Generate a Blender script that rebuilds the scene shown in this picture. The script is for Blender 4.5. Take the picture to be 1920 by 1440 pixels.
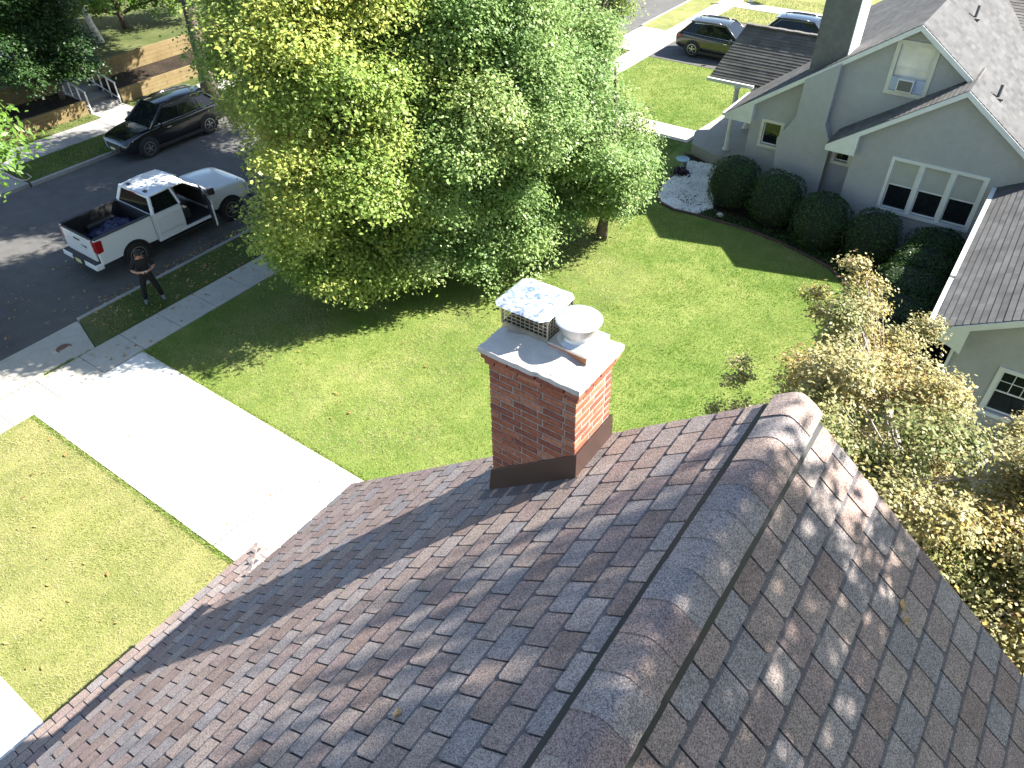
import bpy, bmesh, math, random
import numpy as np
from mathutils import Vector, Matrix, geometry

for _o in list(bpy.data.objects):
    bpy.data.objects.remove(_o, do_unlink=True)
SC = bpy.context.scene
COL = SC.collection
R = math.radians
rng = np.random.default_rng(7)
random.seed(7)

# ------------------------------------------------------------------ camera
CAM_H = 12.7
PITCH, YAW, ROLL = R(41.0025), R(-35.7397), R(0.76727)
F = Vector((math.sin(YAW) * math.cos(PITCH), math.cos(YAW) * math.cos(PITCH), -math.sin(PITCH)))
Rt = Vector((math.cos(YAW), -math.sin(YAW), 0.0))
Dn = F.cross(Rt)
R2 = math.cos(ROLL) * Rt + math.sin(ROLL) * Dn
D2 = -math.sin(ROLL) * Rt + math.cos(ROLL) * Dn
cam = bpy.data.cameras.new('camera')
cam.sensor_width = 36.0
cam.lens = 1397.02 / 1920 * 36.0
cam.clip_start = 0.05
cam.clip_end = 2000.0
camo = bpy.data.objects.new('camera', cam)
COL.objects.link(camo)
M = Matrix((R2, -D2, -F)).transposed().to_4x4()
M.translation = Vector((0, 0, CAM_H))
camo.matrix_world = M
SC.camera = camo

# ------------------------------------------------------------------ sky, sun, exposure
SUN_EL = R(43.5)
SUN_AZ = Vector((0.77, 0.638, 0)).normalized()
SUN_DIR = Vector((SUN_AZ.x * math.cos(SUN_EL), SUN_AZ.y * math.cos(SUN_EL), math.sin(SUN_EL)))
world = bpy.data.worlds.new('World')
SC.world = world
world.use_nodes = True
wn = world.node_tree
bg = wn.nodes['Background']
sky = wn.nodes.new('ShaderNodeTexSky')
sky.sky_type = 'NISHITA'
sky.sun_disc = False
sky.sun_elevation = SUN_EL
sky.sun_rotation = math.atan2(SUN_AZ.x, SUN_AZ.y)
sky.air_density = 1.0
sky.dust_density = 0.6
wn.links.new(sky.outputs[0], bg.inputs[0])
bg.inputs[1].default_value = 0.08
sun = bpy.data.lights.new('sun', 'SUN')
sun.energy = 5.0
sun.angle = R(0.53)
sun.color = (1.0, 0.955, 0.88)
suno = bpy.data.objects.new('sun', sun)
COL.objects.link(suno)
suno.rotation_euler = SUN_DIR.to_track_quat('Z', 'Y').to_euler()
suno.location = SUN_DIR * 60

SC.view_settings.view_transform = 'Standard'
SC.view_settings.look = 'None'
SC.view_settings.exposure = 1.92
SC.view_settings.gamma = 1.0
SC.view_settings.use_curve_mapping = False
SC.render.engine = 'CYCLES'
SC.cycles.use_denoising = True
SC.cycles.max_bounces = 6
SC.cycles.diffuse_bounces = 3
SC.cycles.glossy_bounces = 3
SC.cycles.transmission_bounces = 4
SC.cycles.transparent_max_bounces = 8

# ------------------------------------------------------------------ materials
def new_mat(name):
    m = bpy.data.materials.new(name)
    m.use_nodes = True
    return m, m.node_tree.nodes, m.node_tree.links, m.node_tree.nodes['Principled BSDF']

def simple(name, col, rough=0.6, metal=0.0, spec=0.5, bump=0.0, bscale=60.0, var=0.0, vscale=4.0, coat=0.0):
    """Principled colour with optional noise variation and fine relief."""
    m, n, l, b = new_mat(name)
    b.inputs['Base Color'].default_value = (*col, 1)
    b.inputs['Roughness'].default_value = rough
    b.inputs['Metallic'].default_value = metal
    b.inputs['Specular IOR Level'].default_value = spec
    if coat:
        b.inputs['Coat Weight'].default_value = coat
        b.inputs['Coat Roughness'].default_value = 0.04
    tc = n.new('ShaderNodeTexCoord')
    if var:
        nz = n.new('ShaderNodeTexNoise'); nz.inputs['Scale'].default_value = vscale; nz.inputs['Detail'].default_value = 6
        l.new(tc.outputs['Object'], nz.inputs['Vector'])
        mr = n.new('ShaderNodeMapRange')
        mr.inputs[1].default_value = 0.3; mr.inputs[2].default_value = 0.7
        mr.inputs[3].default_value = 1 - var; mr.inputs[4].default_value = 1 + var
        l.new(nz.outputs[0], mr.inputs[0])
        mx = n.new('ShaderNodeMix'); mx.data_type = 'RGBA'; mx.blend_type = 'MULTIPLY'
        mx.inputs[0].default_value = 1
        mx.inputs[6].default_value = (*col, 1)
        l.new(mr.outputs[0], mx.inputs[7])
        l.new(mx.outputs[2], b.inputs['Base Color'])
    if bump:
        nb = n.new('ShaderNodeTexNoise'); nb.inputs['Scale'].default_value = bscale; nb.inputs['Detail'].default_value = 4
        l.new(tc.outputs['Object'], nb.inputs['Vector'])
        bp = n.new('ShaderNodeBump'); bp.inputs['Strength'].default_value = bump; bp.inputs['Distance'].default_value = 0.01
        l.new(nb.outputs[0], bp.inputs['Height'])
        l.new(bp.outputs[0], b.inputs['Normal'])
    return m

def ramp_mat(name, stops, scales=(0.4, 3.0, 40.0), weights=(0.4, 0.35, 0.25), rough=0.9, bump=0.3, bdist=0.02, spec=0.2, space='Object'):
    """Colour ramp over layered noise (metres when space is the object's own)."""
    m, n, l, b = new_mat(name)
    b.inputs['Roughness'].default_value = rough
    b.inputs['Specular IOR Level'].default_value = spec
    tc = n.new('ShaderNodeTexCoord')
    acc = None
    last = None
    for s, w in zip(scales, weights):
        nz = n.new('ShaderNodeTexNoise'); nz.inputs['Scale'].default_value = s; nz.inputs['Detail'].default_value = 5
        nz.inputs['Roughness'].default_value = 0.6
        l.new(tc.outputs[space], nz.inputs['Vector'])
        ml = n.new('ShaderNodeMath'); ml.operation = 'MULTIPLY'; ml.inputs[1].default_value = w
        l.new(nz.outputs[0], ml.inputs[0])
        if acc is None:
            acc = ml.outputs[0]
        else:
            ad = n.new('ShaderNodeMath'); ad.operation = 'ADD'
            l.new(acc, ad.inputs[0]); l.new(ml.outputs[0], ad.inputs[1]); acc = ad.outputs[0]
        last = nz.outputs[0]
    cr = n.new('ShaderNodeValToRGB')
    e = cr.color_ramp.elements
    while len(e) < len(stops):
        e.new(0.5)
    for k, (p, c) in enumerate(stops):
        e[k].position = p; e[k].color = (*c, 1)
    l.new(acc, cr.inputs[0])
    l.new(cr.outputs[0], b.inputs['Base Color'])
    if bump:
        bp = n.new('ShaderNodeBump'); bp.inputs['Strength'].default_value = bump; bp.inputs['Distance'].default_value = bdist
        l.new(last, bp.inputs['Height']); l.new(bp.outputs[0], b.inputs['Normal'])
    return m

def shingle_mat(name, col, band=True, uvname='UVMap'):
    """Mineral granules: coarse blend, fine speckle, and the darker granule strip printed along the top of each course."""
    m, n, l, b = new_mat(name)
    b.inputs['Roughness'].default_value = 0.95
    b.inputs['Specular IOR Level'].default_value = 0.15
    tc = n.new('ShaderNodeTexCoord')
    geo = n.new('ShaderNodeNewGeometry')
    big = n.new('ShaderNodeTexNoise'); big.inputs['Scale'].default_value = 5; big.inputs['Detail'].default_value = 5
    l.new(geo.outputs['Position'], big.inputs['Vector'])
    fine = n.new('ShaderNodeTexVoronoi'); fine.inputs['Scale'].default_value = 170
    l.new(geo.outputs['Position'], fine.inputs['Vector'])
    sep = n.new('ShaderNodeSeparateColor'); l.new(fine.outputs['Color'], sep.inputs[0])
    mr = n.new('ShaderNodeMapRange'); mr.inputs[3].default_value = 0.45; mr.inputs[4].default_value = 1.6
    l.new(sep.outputs[0], mr.inputs[0])
    mr2 = n.new('ShaderNodeMapRange'); mr2.inputs[1].default_value = .3; mr2.inputs[2].default_value = .7
    mr2.inputs[3].default_value = 0.88; mr2.inputs[4].default_value = 1.12
    l.new(big.outputs[0], mr2.inputs[0])
    mul = n.new('ShaderNodeMath'); mul.operation = 'MULTIPLY'
    l.new(mr.outputs[0], mul.inputs[0]); l.new(mr2.outputs[0], mul.inputs[1])
    mx = n.new('ShaderNodeMix'); mx.data_type = 'RGBA'; mx.blend_type = 'MULTIPLY'; mx.inputs[0].default_value = 1
    mx.inputs[6].default_value = (*col, 1)
    l.new(mul.outputs[0], mx.inputs[7])
    out = mx.outputs[2]
    if band:
        uv = n.new('ShaderNodeUVMap'); uv.uv_map = uvname
        sx = n.new('ShaderNodeSeparateXYZ'); l.new(uv.outputs[0], sx.inputs[0])
        wob = n.new('ShaderNodeMath'); wob.operation = 'MULTIPLY_ADD'; wob.inputs[1].default_value = 0.10; wob.inputs[2].default_value = 0.075
        l.new(big.outputs[0], wob.inputs[0])
        lt = n.new('ShaderNodeMapRange'); lt.inputs[3].default_value = 0.72; lt.inputs[4].default_value = 0.0
        l.new(sx.outputs[1], lt.inputs[0]); l.new(wob.outputs[0], lt.inputs[1])
        ad = n.new('ShaderNodeMath'); ad.operation = 'ADD'; ad.inputs[1].default_value = 0.05
        l.new(wob.outputs[0], ad.inputs[0]); l.new(ad.outputs[0], lt.inputs[2])
        mb = n.new('ShaderNodeMix'); mb.data_type = 'RGBA'
        mb.inputs[7].default_value = (0.070, 0.074, 0.088, 1)
        l.new(lt.outputs[0], mb.inputs[0]); l.new(out, mb.inputs[6])
        out = mb.outputs[2]
    l.new(out, b.inputs['Base Color'])
    bp = n.new('ShaderNodeBump'); bp.inputs['Strength'].default_value = 0.5; bp.inputs['Distance'].default_value = 0.003
    l.new(sep.outputs[0], bp.inputs['Height']); l.new(bp.outputs[0], b.inputs['Normal'])
    return m

def course_mat(name, col, tab=.3):
    """distant shingle courses: each tab a slightly different grey"""
    m, n, l, b = new_mat(name)
    b.inputs['Roughness'].default_value = .95; b.inputs['Specular IOR Level'].default_value = .15
    uv = n.new('ShaderNodeUVMap'); uv.uv_map = 'UVMap'
    sx = n.new('ShaderNodeSeparateXYZ'); l.new(uv.outputs[0], sx.inputs[0])
    dv = n.new('ShaderNodeMath'); dv.operation = 'DIVIDE'; dv.inputs[1].default_value = tab; l.new(sx.outputs[0], dv.inputs[0])
    fl = n.new('ShaderNodeMath'); fl.operation = 'FLOOR'; l.new(dv.outputs[0], fl.inputs[0])
    fl2 = n.new('ShaderNodeMath'); fl2.operation = 'FLOOR'; l.new(sx.outputs[1], fl2.inputs[0])
    cb = n.new('ShaderNodeCombineXYZ'); l.new(fl.outputs[0], cb.inputs[0]); l.new(fl2.outputs[0], cb.inputs[1])
    wn_ = n.new('ShaderNodeTexWhiteNoise'); l.new(cb.outputs[0], wn_.inputs['Vector'])
    geo = n.new('ShaderNodeNewGeometry')
    nz = n.new('ShaderNodeTexNoise'); nz.inputs['Scale'].default_value = 1.1; nz.inputs['Detail'].default_value = 8; nz.inputs['Roughness'].default_value = .7
    l.new(geo.outputs['Position'], nz.inputs['Vector'])
    m1 = n.new('ShaderNodeMapRange'); m1.inputs[3].default_value = .84; m1.inputs[4].default_value = 1.16; l.new(wn_.outputs[0], m1.inputs[0])
    m2 = n.new('ShaderNodeMapRange'); m2.inputs[1].default_value = .3; m2.inputs[2].default_value = .7; m2.inputs[3].default_value = .72; m2.inputs[4].default_value = 1.22; l.new(nz.outputs[0], m2.inputs[0])
    mu = n.new('ShaderNodeMath'); mu.operation = 'MULTIPLY'; l.new(m1.outputs[0], mu.inputs[0]); l.new(m2.outputs[0], mu.inputs[1])
    mx = n.new('ShaderNodeMix'); mx.data_type = 'RGBA'; mx.blend_type = 'MULTIPLY'; mx.inputs[0].default_value = 1; mx.inputs[6].default_value = (*col, 1)
    l.new(mu.outputs[0], mx.inputs[7]); l.new(mx.outputs[2], b.inputs['Base Color'])
    return m

def leaf_mat(name, cols, trans=0.35, spec=0.35):
    """Leaf colours picked by the leaf's own tint value; thin leaves let some light through."""
    m, n, l, b = new_mat(name)
    at = n.new('ShaderNodeAttribute'); at.attribute_name = 'tint'
    cr = n.new('ShaderNodeValToRGB'); e = cr.color_ramp.elements
    while len(e) < len(cols):
        e.new(0.5)
    for k, c in enumerate(cols):
        e[k].position = k / (len(cols) - 1); e[k].color = (*c, 1)
    l.new(at.outputs['Fac'], cr.inputs[0])
    l.new(cr.outputs[0], b.inputs['Base Color'])
    b.inputs['Roughness'].default_value = 0.45
    b.inputs['Specular IOR Level'].default_value = spec
    tr = n.new('ShaderNodeBsdfTranslucent')
    hs = n.new('ShaderNodeHueSaturation'); hs.inputs['Value'].default_value = 1.25; hs.inputs['Hue'].default_value = 0.49
    l.new(cr.outputs[0], hs.inputs['Color']); l.new(hs.outputs[0], tr.inputs[0])
    mix = n.new('ShaderNodeMixShader'); mix.inputs[0].default_value = trans
    l.new(b.outputs[0], mix.inputs[1]); l.new(tr.outputs[0], mix.inputs[2])
    l.new(mix.outputs[0], n['Material Output'].inputs[0])
    return m

MT = {}
def mt(key, *a, **k):
    MT[key] = k.pop('fn', simple)(key, *a, **k)
    return MT[key]

# lawns etc. (world metres: these sheets sit at the origin)
mt('grass_soil', [(0.30, (0.049, 0.095, 0.014)), (0.44, (0.102, 0.155, 0.029)), (0.55, (0.168, 0.205, 0.052)), (0.66, (0.254, 0.258, 0.090)), (0.8, (0.312, 0.288, 0.122))],
   scales=(0.35, 2.2, 28.0), weights=(0.42, 0.28, 0.30), bump=0.8, bdist=0.03, fn=ramp_mat)
mt('dry_soil', [(0.30, (0.070, 0.099, 0.022)), (0.44, (0.156, 0.172, 0.050)), (0.56, (0.234, 0.228, 0.083)), (0.7, (0.295, 0.271, 0.119)), (0.85, (0.328, 0.292, 0.144))],
   scales=(0.5, 3.0, 30.0), weights=(0.4, 0.28, 0.32), bump=0.8, bdist=0.03, fn=ramp_mat)
mt('dark_soil', [(0.30, (0.028, 0.040, 0.010)), (0.45, (0.060, 0.080, 0.022)), (0.58, (0.11, 0.12, 0.045)), (0.72, (0.20, 0.16, 0.08))],
   scales=(0.5, 3.0, 30.0), weights=(0.4, 0.28, 0.32), bump=0.8, bdist=0.03, fn=ramp_mat)  # darker green-brown ground of verges, strips and terraces
mt('soil', [(0.35, (0.03, 0.022, 0.014)), (0.5, (0.07, 0.05, 0.033)), (0.65, (0.14, 0.10, 0.065))], scales=(0.7, 6, 50), bump=0.8, bdist=0.04, fn=ramp_mat)
mt('asphalt', [(0.30, (0.0651, 0.0639, 0.0620)), (0.48, (0.1023, 0.0992, 0.0942)), (0.6, (0.1240, 0.1190, 0.1116)), (0.75, (0.1643, 0.1550, 0.1395))],
   scales=(0.25, 2.0, 90.0), weights=(0.35, 0.3, 0.35), bump=0.25, bdist=0.006, fn=ramp_mat)
mt('new_concrete', [(0.30, (0.50, 0.49, 0.465)), (0.5, (0.60, 0.595, 0.57)), (0.7, (0.66, 0.655, 0.63))],
   scales=(0.4, 3.0, 70.0), weights=(0.4, 0.3, 0.3), bump=0.12, bdist=0.004, fn=ramp_mat)
mt('old_concrete', [(0.30, (0.30, 0.28, 0.24)), (0.45, (0.40, 0.375, 0.325)), (0.6, (0.47, 0.445, 0.39)), (0.75, (0.53, 0.505, 0.445))],
   scales=(0.6, 5.0, 80.0), weights=(0.4, 0.3, 0.3), bump=0.2, bdist=0.004, fn=ramp_mat)
mt('grey_concrete', [(0.30, (0.20, 0.195, 0.18)), (0.5, (0.30, 0.29, 0.27)), (0.7, (0.38, 0.365, 0.335))],
   scales=(0.6, 5.0, 80.0), weights=(0.4, 0.3, 0.3), bump=0.2, bdist=0.004, fn=ramp_mat)
mt('mulch', [(0.35, (0.012, 0.009, 0.006)), (0.5, (0.035, 0.026, 0.018)), (0.7, (0.09, 0.065, 0.04))], scales=(1.2, 9, 60), bump=0.9, bdist=0.04, fn=ramp_mat)
mt('stucco', [(0.30, (0.350, 0.347, 0.340)), (0.5, (0.415, 0.411, 0.402)), (0.7, (0.475, 0.470, 0.46))],
   scales=(0.5, 4.0, 38.0), weights=(0.35, 0.25, 0.4), bump=0.9, bdist=0.02, fn=ramp_mat)
mt('stucco_dark', [(0.30, (0.10, 0.10, 0.098)), (0.5, (0.15, 0.148, 0.142)), (0.7, (0.23, 0.225, 0.21))],
   scales=(0.8, 5.0, 55.0), weights=(0.4, 0.3, 0.3), bump=0.5, bdist=0.012, fn=ramp_mat)
mt('white_trim', (0.6808, 0.6808, 0.6532), 0.5, var=0.06, vscale=3)
mt('cream_trim', (0.62, 0.60, 0.51), 0.5, var=0.08, vscale=3)
mt('siding', (0.50, 0.46, 0.40), 0.6, var=0.06)
mt('dark_glass', (0.012, 0.014, 0.016), 0.05, spec=0.7)
mt('blind', (0.40, 0.40, 0.38), 0.35, var=0.05, spec=0.6)
mt('pale_pane', (0.72, 0.68, 0.60), 0.3, var=0.15, vscale=2.0, spec=0.7)  # pale, slightly uneven pane colour
mt('roof_grey', (0.1080, 0.1066, 0.1051), fn=course_mat)
mt('roof_grey_dark', (0.1434, 0.1354, 0.1262), fn=course_mat)
mt('metal_brown', (0.085, 0.052, 0.044), 0.42, metal=0.25, var=0.08)
mt('black', (0.012, 0.012, 0.013), 0.6)
mt('rubber', (0.018, 0.018, 0.019), 0.8, var=0.1)
def mottled_metal(name, col):
    m, n, l, b = new_mat(name)
    tc = n.new('ShaderNodeTexCoord'); nz = n.new('ShaderNodeTexNoise'); nz.inputs['Scale'].default_value = 13; nz.inputs['Detail'].default_value = 7; nz.inputs['Roughness'].default_value = .7; nz.inputs['Distortion'].default_value = 1.2
    l.new(tc.outputs['Object'], nz.inputs['Vector'])
    mr = n.new('ShaderNodeMapRange'); mr.inputs[1].default_value = .40; mr.inputs[2].default_value = .60; mr.inputs[3].default_value = .55; mr.inputs[4].default_value = 1.0; l.new(nz.outputs[0], mr.inputs[0])
    l.new(mr.outputs[0], b.inputs['Metallic']); b.inputs['Base Color'].default_value = (*col, 1); b.inputs['Roughness'].default_value = .24
    bp = n.new('ShaderNodeBump'); bp.inputs['Strength'].default_value = .4; bp.inputs['Distance'].default_value = .012; l.new(nz.outputs[0], bp.inputs['Height']); l.new(bp.outputs[0], b.inputs['Normal'])
    return m
mt('steel', (0.86, 0.87, 0.88), fn=mottled_metal)
mt('galv', (0.62, 0.62, 0.62), 0.42, metal=0.75, var=0.12, vscale=9)
mt('terracotta', (0.52, 0.20, 0.085), 0.8, var=0.25, vscale=20)
mt('mortar', (0.33, 0.295, 0.26), 0.95, var=0.28, vscale=14, bump=0.6, bscale=90)
mt('crown_mortar', [(0.30, (0.40, 0.36, 0.32)), (0.5, (0.52, 0.48, 0.44)), (0.7, (0.62, 0.58, 0.54))], scales=(1.5, 8, 60), bump=0.4, bdist=0.01, fn=ramp_mat)
for _k, _c in {'brick_a': (0.33, 0.118, 0.070), 'brick_b': (0.38, 0.150, 0.090), 'brick_c': (0.255, 0.092, 0.064), 'brick_d': (0.43, 0.19, 0.118)}.items():
    mt(_k, _c, 0.9, var=0.25, vscale=22, bump=0.6, bscale=120, spec=0.2)
SHC = [(0.265, 0.203, 0.176), (0.299, 0.235, 0.203), (0.241, 0.211, 0.203), (0.256, 0.191, 0.172), (0.288, 0.242, 0.221), (0.232, 0.17, 0.146)]
SHM = [mt('shingle_%s' % c, v, fn=shingle_mat) for c, v in zip(('umber', 'tan', 'slate', 'plum', 'ash', 'brown'), SHC)]
CAPM = [mt('cap_%s' % c, v, band=False, fn=shingle_mat) for c, v in zip(('umber', 'tan', 'slate', 'plum', 'ash', 'brown'), SHC)]
mt('underlay', (0.045, 0.047, 0.055), 0.95, spec=0.1, bump=0.5, bscale=200)
mt('bark', (0.105, 0.082, 0.062), 0.95, var=0.35, vscale=9, bump=1.0, bscale=25)
mt('bark_grey', (0.30, 0.27, 0.24), 0.9, var=0.3, vscale=9, bump=0.8, bscale=30)
mt('bark_pale', (0.50, 0.47, 0.42), 0.85, var=0.35, vscale=6, bump=0.5, bscale=30)
mt('leaf_yellow', [(0.115, 0.200, 0.040), (0.215, 0.305, 0.066), (0.330, 0.395, 0.098), (0.43, 0.430, 0.098), (0.53, 0.425, 0.07)], trans=0.36, spec=.32, fn=leaf_mat)
mt('leaf_green', [(0.085, 0.172, 0.045), (0.155, 0.255, 0.073), (0.235, 0.340, 0.110), (0.33, 0.405, 0.150), (0.42, 0.44, 0.14)], trans=0.34, spec=.32, fn=leaf_mat)
mt('leaf_fresh', [(0.07, 0.16, 0.022), (0.13, 0.24, 0.035), (0.21, 0.32, 0.05)], trans=0.4, fn=leaf_mat)
mt('leaf_dark', [(0.018, 0.048, 0.010), (0.035, 0.08, 0.017), (0.06, 0.115, 0.024)], trans=0.25, fn=leaf_mat)
mt('leaf_box', [(0.018, 0.042, 0.012), (0.032, 0.070, 0.018), (0.052, 0.098, 0.026)], trans=0.12, spec=0.25, fn=leaf_mat)
mt('leaf_dry', [(0.115, 0.155, 0.042), (0.195, 0.215, 0.072), (0.275, 0.256, 0.112), (0.35, 0.325, 0.168), (0.38, 0.315, 0.082), (0.21, 0.12, 0.062)], trans=0.26, spec=0.25, fn=leaf_mat)
mt('blade', [(0.080, 0.205, 0.008), (0.140, 0.242, 0.024), (0.245, 0.288, 0.075), (0.365, 0.345, 0.180)], trans=0.22, spec=0.2, fn=leaf_mat)
mt('litter', [(0.20, 0.11, 0.04), (0.36, 0.22, 0.08), (0.46, 0.33, 0.12), (0.22, 0.08, 0.04)], trans=0.15, fn=leaf_mat)
mt('stone_white', (0.72, 0.72, 0.70), 0.8, var=0.18, vscale=1.2)
mt('stone_bed', (0.26, 0.26, 0.255), 0.95, var=0.3, vscale=20)
mt('edging', (0.085, 0.052, 0.042), 0.9, var=0.3, vscale=8)
mt('timber', [(0.30, (0.1330, 0.0910, 0.0406)), (0.5, (0.2030, 0.1505, 0.0735)), (0.7, (0.2590, 0.2065, 0.1120))], scales=(0.8, 4, 40), bump=0.4, bdist=0.006, fn=ramp_mat)

# ------------------------------------------------------------------ mesh helpers
class MB:
    """Collects faces for one mesh."""
    def __init__(self):
        self.v = []; self.f = []; self.mi = []; self.uv = None
    def face(self, pts, mi=0):
        i = len(self.v); self.v += [tuple(p) for p in pts]
        self.f.append(tuple(range(i, i + len(pts)))); self.mi.append(mi)
        return self
    def add(self, verts, faces, mi=0):
        i = len(self.v); self.v += [tuple(p) for p in verts]
        for f in faces:
            self.f.append(tuple(i + k for k in f)); self.mi.append(mi)
        return self
    def hexa(self, p, mi=0):
        """eight corners: bottom loop 0-3, top loop 4-7"""
        return self.add(p, [(3, 2, 1, 0), (4, 5, 6, 7), (0, 1, 5, 4), (1, 2, 6, 5), (2, 3, 7, 6), (3, 0, 4, 7)], mi)
    def box(self, x0, x1, y0, y1, z0, z1, mi=0):
        return self.hexa([(x0, y0, z0), (x1, y0, z0), (x1, y1, z0), (x0, y1, z0), (x0, y0, z1), (x1, y0, z1), (x1, y1, z1), (x0, y1, z1)], mi)
    def prism(self, loop, vec, mi=0):
        """closed solid from a planar loop pushed along vec"""
        n = len(loop); a = [Vector(p) for p in loop]; b = [p + Vector(vec) for p in a]
        fs = [tuple(range(n))[::-1], tuple(range(n, 2 * n))] + [(i, (i + 1) % n, n + (i + 1) % n, n + i) for i in range(n)]
        return self.add(a + b, fs, mi)
    def bar(self, a, b, w, h, up=(0, 0, 1), mi=0):
        a, b = Vector(a), Vector(b); d = (b - a).normalized(); up = Vector(up)
        s = d.cross(up).normalized() * (w / 2); u = s.cross(d).normalized() * (h / 2)
        return self.hexa([a - s - u, a + s - u, b + s - u, b - s - u, a - s + u, a + s + u, b + s + u, b - s + u], mi)
    def tube(self, pts, rads, k=8, mi=0, cap=True):
        pts = [Vector(p) for p in pts]; rings = []; i0 = len(self.v)
        ref = Vector((0.31, 0.2, 0.93))
        for i, p in enumerate(pts):
            d = (pts[min(i + 1, len(pts) - 1)] - pts[max(i - 1, 0)]).normalized()
            a = d.cross(ref)
            a = a.normalized() if a.length > 1e-3 else d.cross(Vector((1, 0, 0))).normalized()
            c = d.cross(a)
            for j in range(k):
                t = 2 * math.pi * j / k
                self.v.append(tuple(p + (a * math.cos(t) + c * math.sin(t)) * rads[i]))
        for i in range(len(pts) - 1):
            for j in range(k):
                self.f.append((i0 + i * k + j, i0 + i * k + (j + 1) % k, i0 + (i + 1) * k + (j + 1) % k, i0 + (i + 1) * k + j)); self.mi.append(mi)
        if cap:
            self.f.append(tuple(i0 + j for j in range(k))[::-1]); self.mi.append(mi)
            e = i0 + (len(pts) - 1) * k
            self.f.append(tuple(e + j for j in range(k))); self.mi.append(mi)
        return self
    def lathe(self, prof, c=(0, 0, 0), axis='z', k=24, mi=0):
        """profile of (radius, height) turned about an axis"""
        i0 = len(self.v); c = Vector(c)
        for r, h in prof:
            for j in range(k):
                t = 2 * math.pi * j / k; a, b = r * math.cos(t), r * math.sin(t)
                self.v.append(tuple(c + (Vector((a, b, h)) if axis == 'z' else Vector((h, a, b)) if axis == 'x' else Vector((b, h, a)))))
        for i in range(len(prof) - 1):
            for j in range(k):
                self.f.append((i0 + i * k + j, i0 + i * k + (j + 1) % k, i0 + (i + 1) * k + (j + 1) % k, i0 + (i + 1) * k + j)); self.mi.append(mi)
        self.f.append(tuple(i0 + j for j in range(k))[::-1]); self.mi.append(mi)
        e = i0 + (len(prof) - 1) * k
        self.f.append(tuple(e + j for j in range(k))); self.mi.append(mi)
        return self
    def mesh(self, name, mats):
        me = bpy.data.meshes.new(name)
        me.from_pydata(self.v, [], self.f)
        for m in (mats if isinstance(mats, (list, tuple)) else [mats]):
            me.materials.append(MT[m] if isinstance(m, str) else m)
        if any(self.mi):
            me.polygons.foreach_set('material_index', self.mi)
        if self.uv is not None:
            ul = me.uv_layers.new(name='UVMap')
            flat = np.array([self.uv[vi] for f in self.f for vi in f], dtype=np.float32).ravel()
            ul.data.foreach_set('uv', flat)
        me.update()
        return me
    def build(self, name, mats, parent=None, smooth=False, bevel=0.0, sub=0, local=False, segs=2):
        return link(name, self.mesh(name, mats), parent, smooth, bevel, sub, local, segs)

def world_loc(o):
    p = Vector((0, 0, 0))
    while o is not None:
        p = p + o.location; o = o.parent
    return p

def link(name, me, parent=None, smooth=False, bevel=0.0, sub=0, local=False, segs=2):
    bm = bmesh.new(); bm.from_mesh(me)
    bmesh.ops.remove_doubles(bm, verts=bm.verts, dist=1e-5)
    bmesh.ops.recalc_face_normals(bm, faces=bm.faces)
    bm.to_mesh(me); bm.free()
    if smooth:
        me.polygons.foreach_set('use_smooth', [True] * len(me.polygons))
    o = bpy.data.objects.new(name, me)
    COL.objects.link(o)
    if bevel:
        md = o.modifiers.new('bevel', 'BEVEL'); md.width = bevel; md.segments = segs; md.limit_method = 'ANGLE'; md.angle_limit = R(35)
    if sub:
        md = o.modifiers.new('sub', 'SUBSURF'); md.levels = sub; md.render_levels = sub
    if parent is not None:
        o.parent = parent
        if not local:
            o.location = -world_loc(parent)
    return o

def thing(name, loc, label, cat, group=None, rz=0.0):
    o = bpy.data.objects.new(name, None); COL.objects.link(o)
    o.location = loc; o.rotation_euler.z = rz; o.empty_display_size = 0.3
    tag(o, label, cat, group)
    return o

def tag(o, label=None, cat=None, group=None, kind=None):
    if label: o['label'] = label
    if cat: o['category'] = cat
    if group: o['group'] = group
    if kind: o['kind'] = kind
    return o

def struct(mb, name, mats, parent=None, **k):
    o = mb.build(name, mats, parent, **k)
    if parent is None: o['kind'] = 'structure'
    return o

# ------------------------------------------------------------------ leaf cards, fast mesh from arrays
def quads_object(name, V, mat, parent=None, tint=None, local=False):
    """V: (n,4,3) quads or (n,3,3) triangles"""
    n, k, _ = V.shape
    me = bpy.data.meshes.new(name)
    me.vertices.add(n * k); me.vertices.foreach_set('co', V.astype(np.float32).ravel())
    me.loops.add(n * k); me.loops.foreach_set('vertex_index', np.arange(n * k, dtype=np.int32))
    me.polygons.add(n); me.polygons.foreach_set('loop_start', np.arange(0, n * k, k, dtype=np.int32))
    me.polygons.foreach_set('loop_total', np.full(n, k, dtype=np.int32))
    me.materials.append(MT[mat])
    if tint is not None:
        a = me.attributes.new('tint', 'FLOAT', 'POINT')
        a.data.foreach_set('value', np.repeat(np.clip(tint, 0, 1), k).astype(np.float32))
    me.update(calc_edges=True)
    o = bpy.data.objects.new(name, me); COL.objects.link(o)
    if parent is not None:
        o.parent = parent
        if not local:
            o.location = -world_loc(parent)
    return o

def unit(a):
    return a / np.maximum(np.linalg.norm(a, axis=-1, keepdims=True), 1e-9)

def leaves(P, N, size, aspect=0.62, fold=0.0):
    """rhombic leaves at P facing N"""
    n = len(P)
    t = unit(np.cross(N, unit(rng.normal(size=(n, 3)))))
    b = np.cross(N, t)
    s = (size * rng.uniform(0.5, 1.5, n))[:, None]
    tip = t * s * 0.5; side = b * s * 0.5 * aspect
    return np.stack([P - tip, P + side + tip * 0.12, P + tip, P - side + tip * 0.12], 1)

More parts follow.
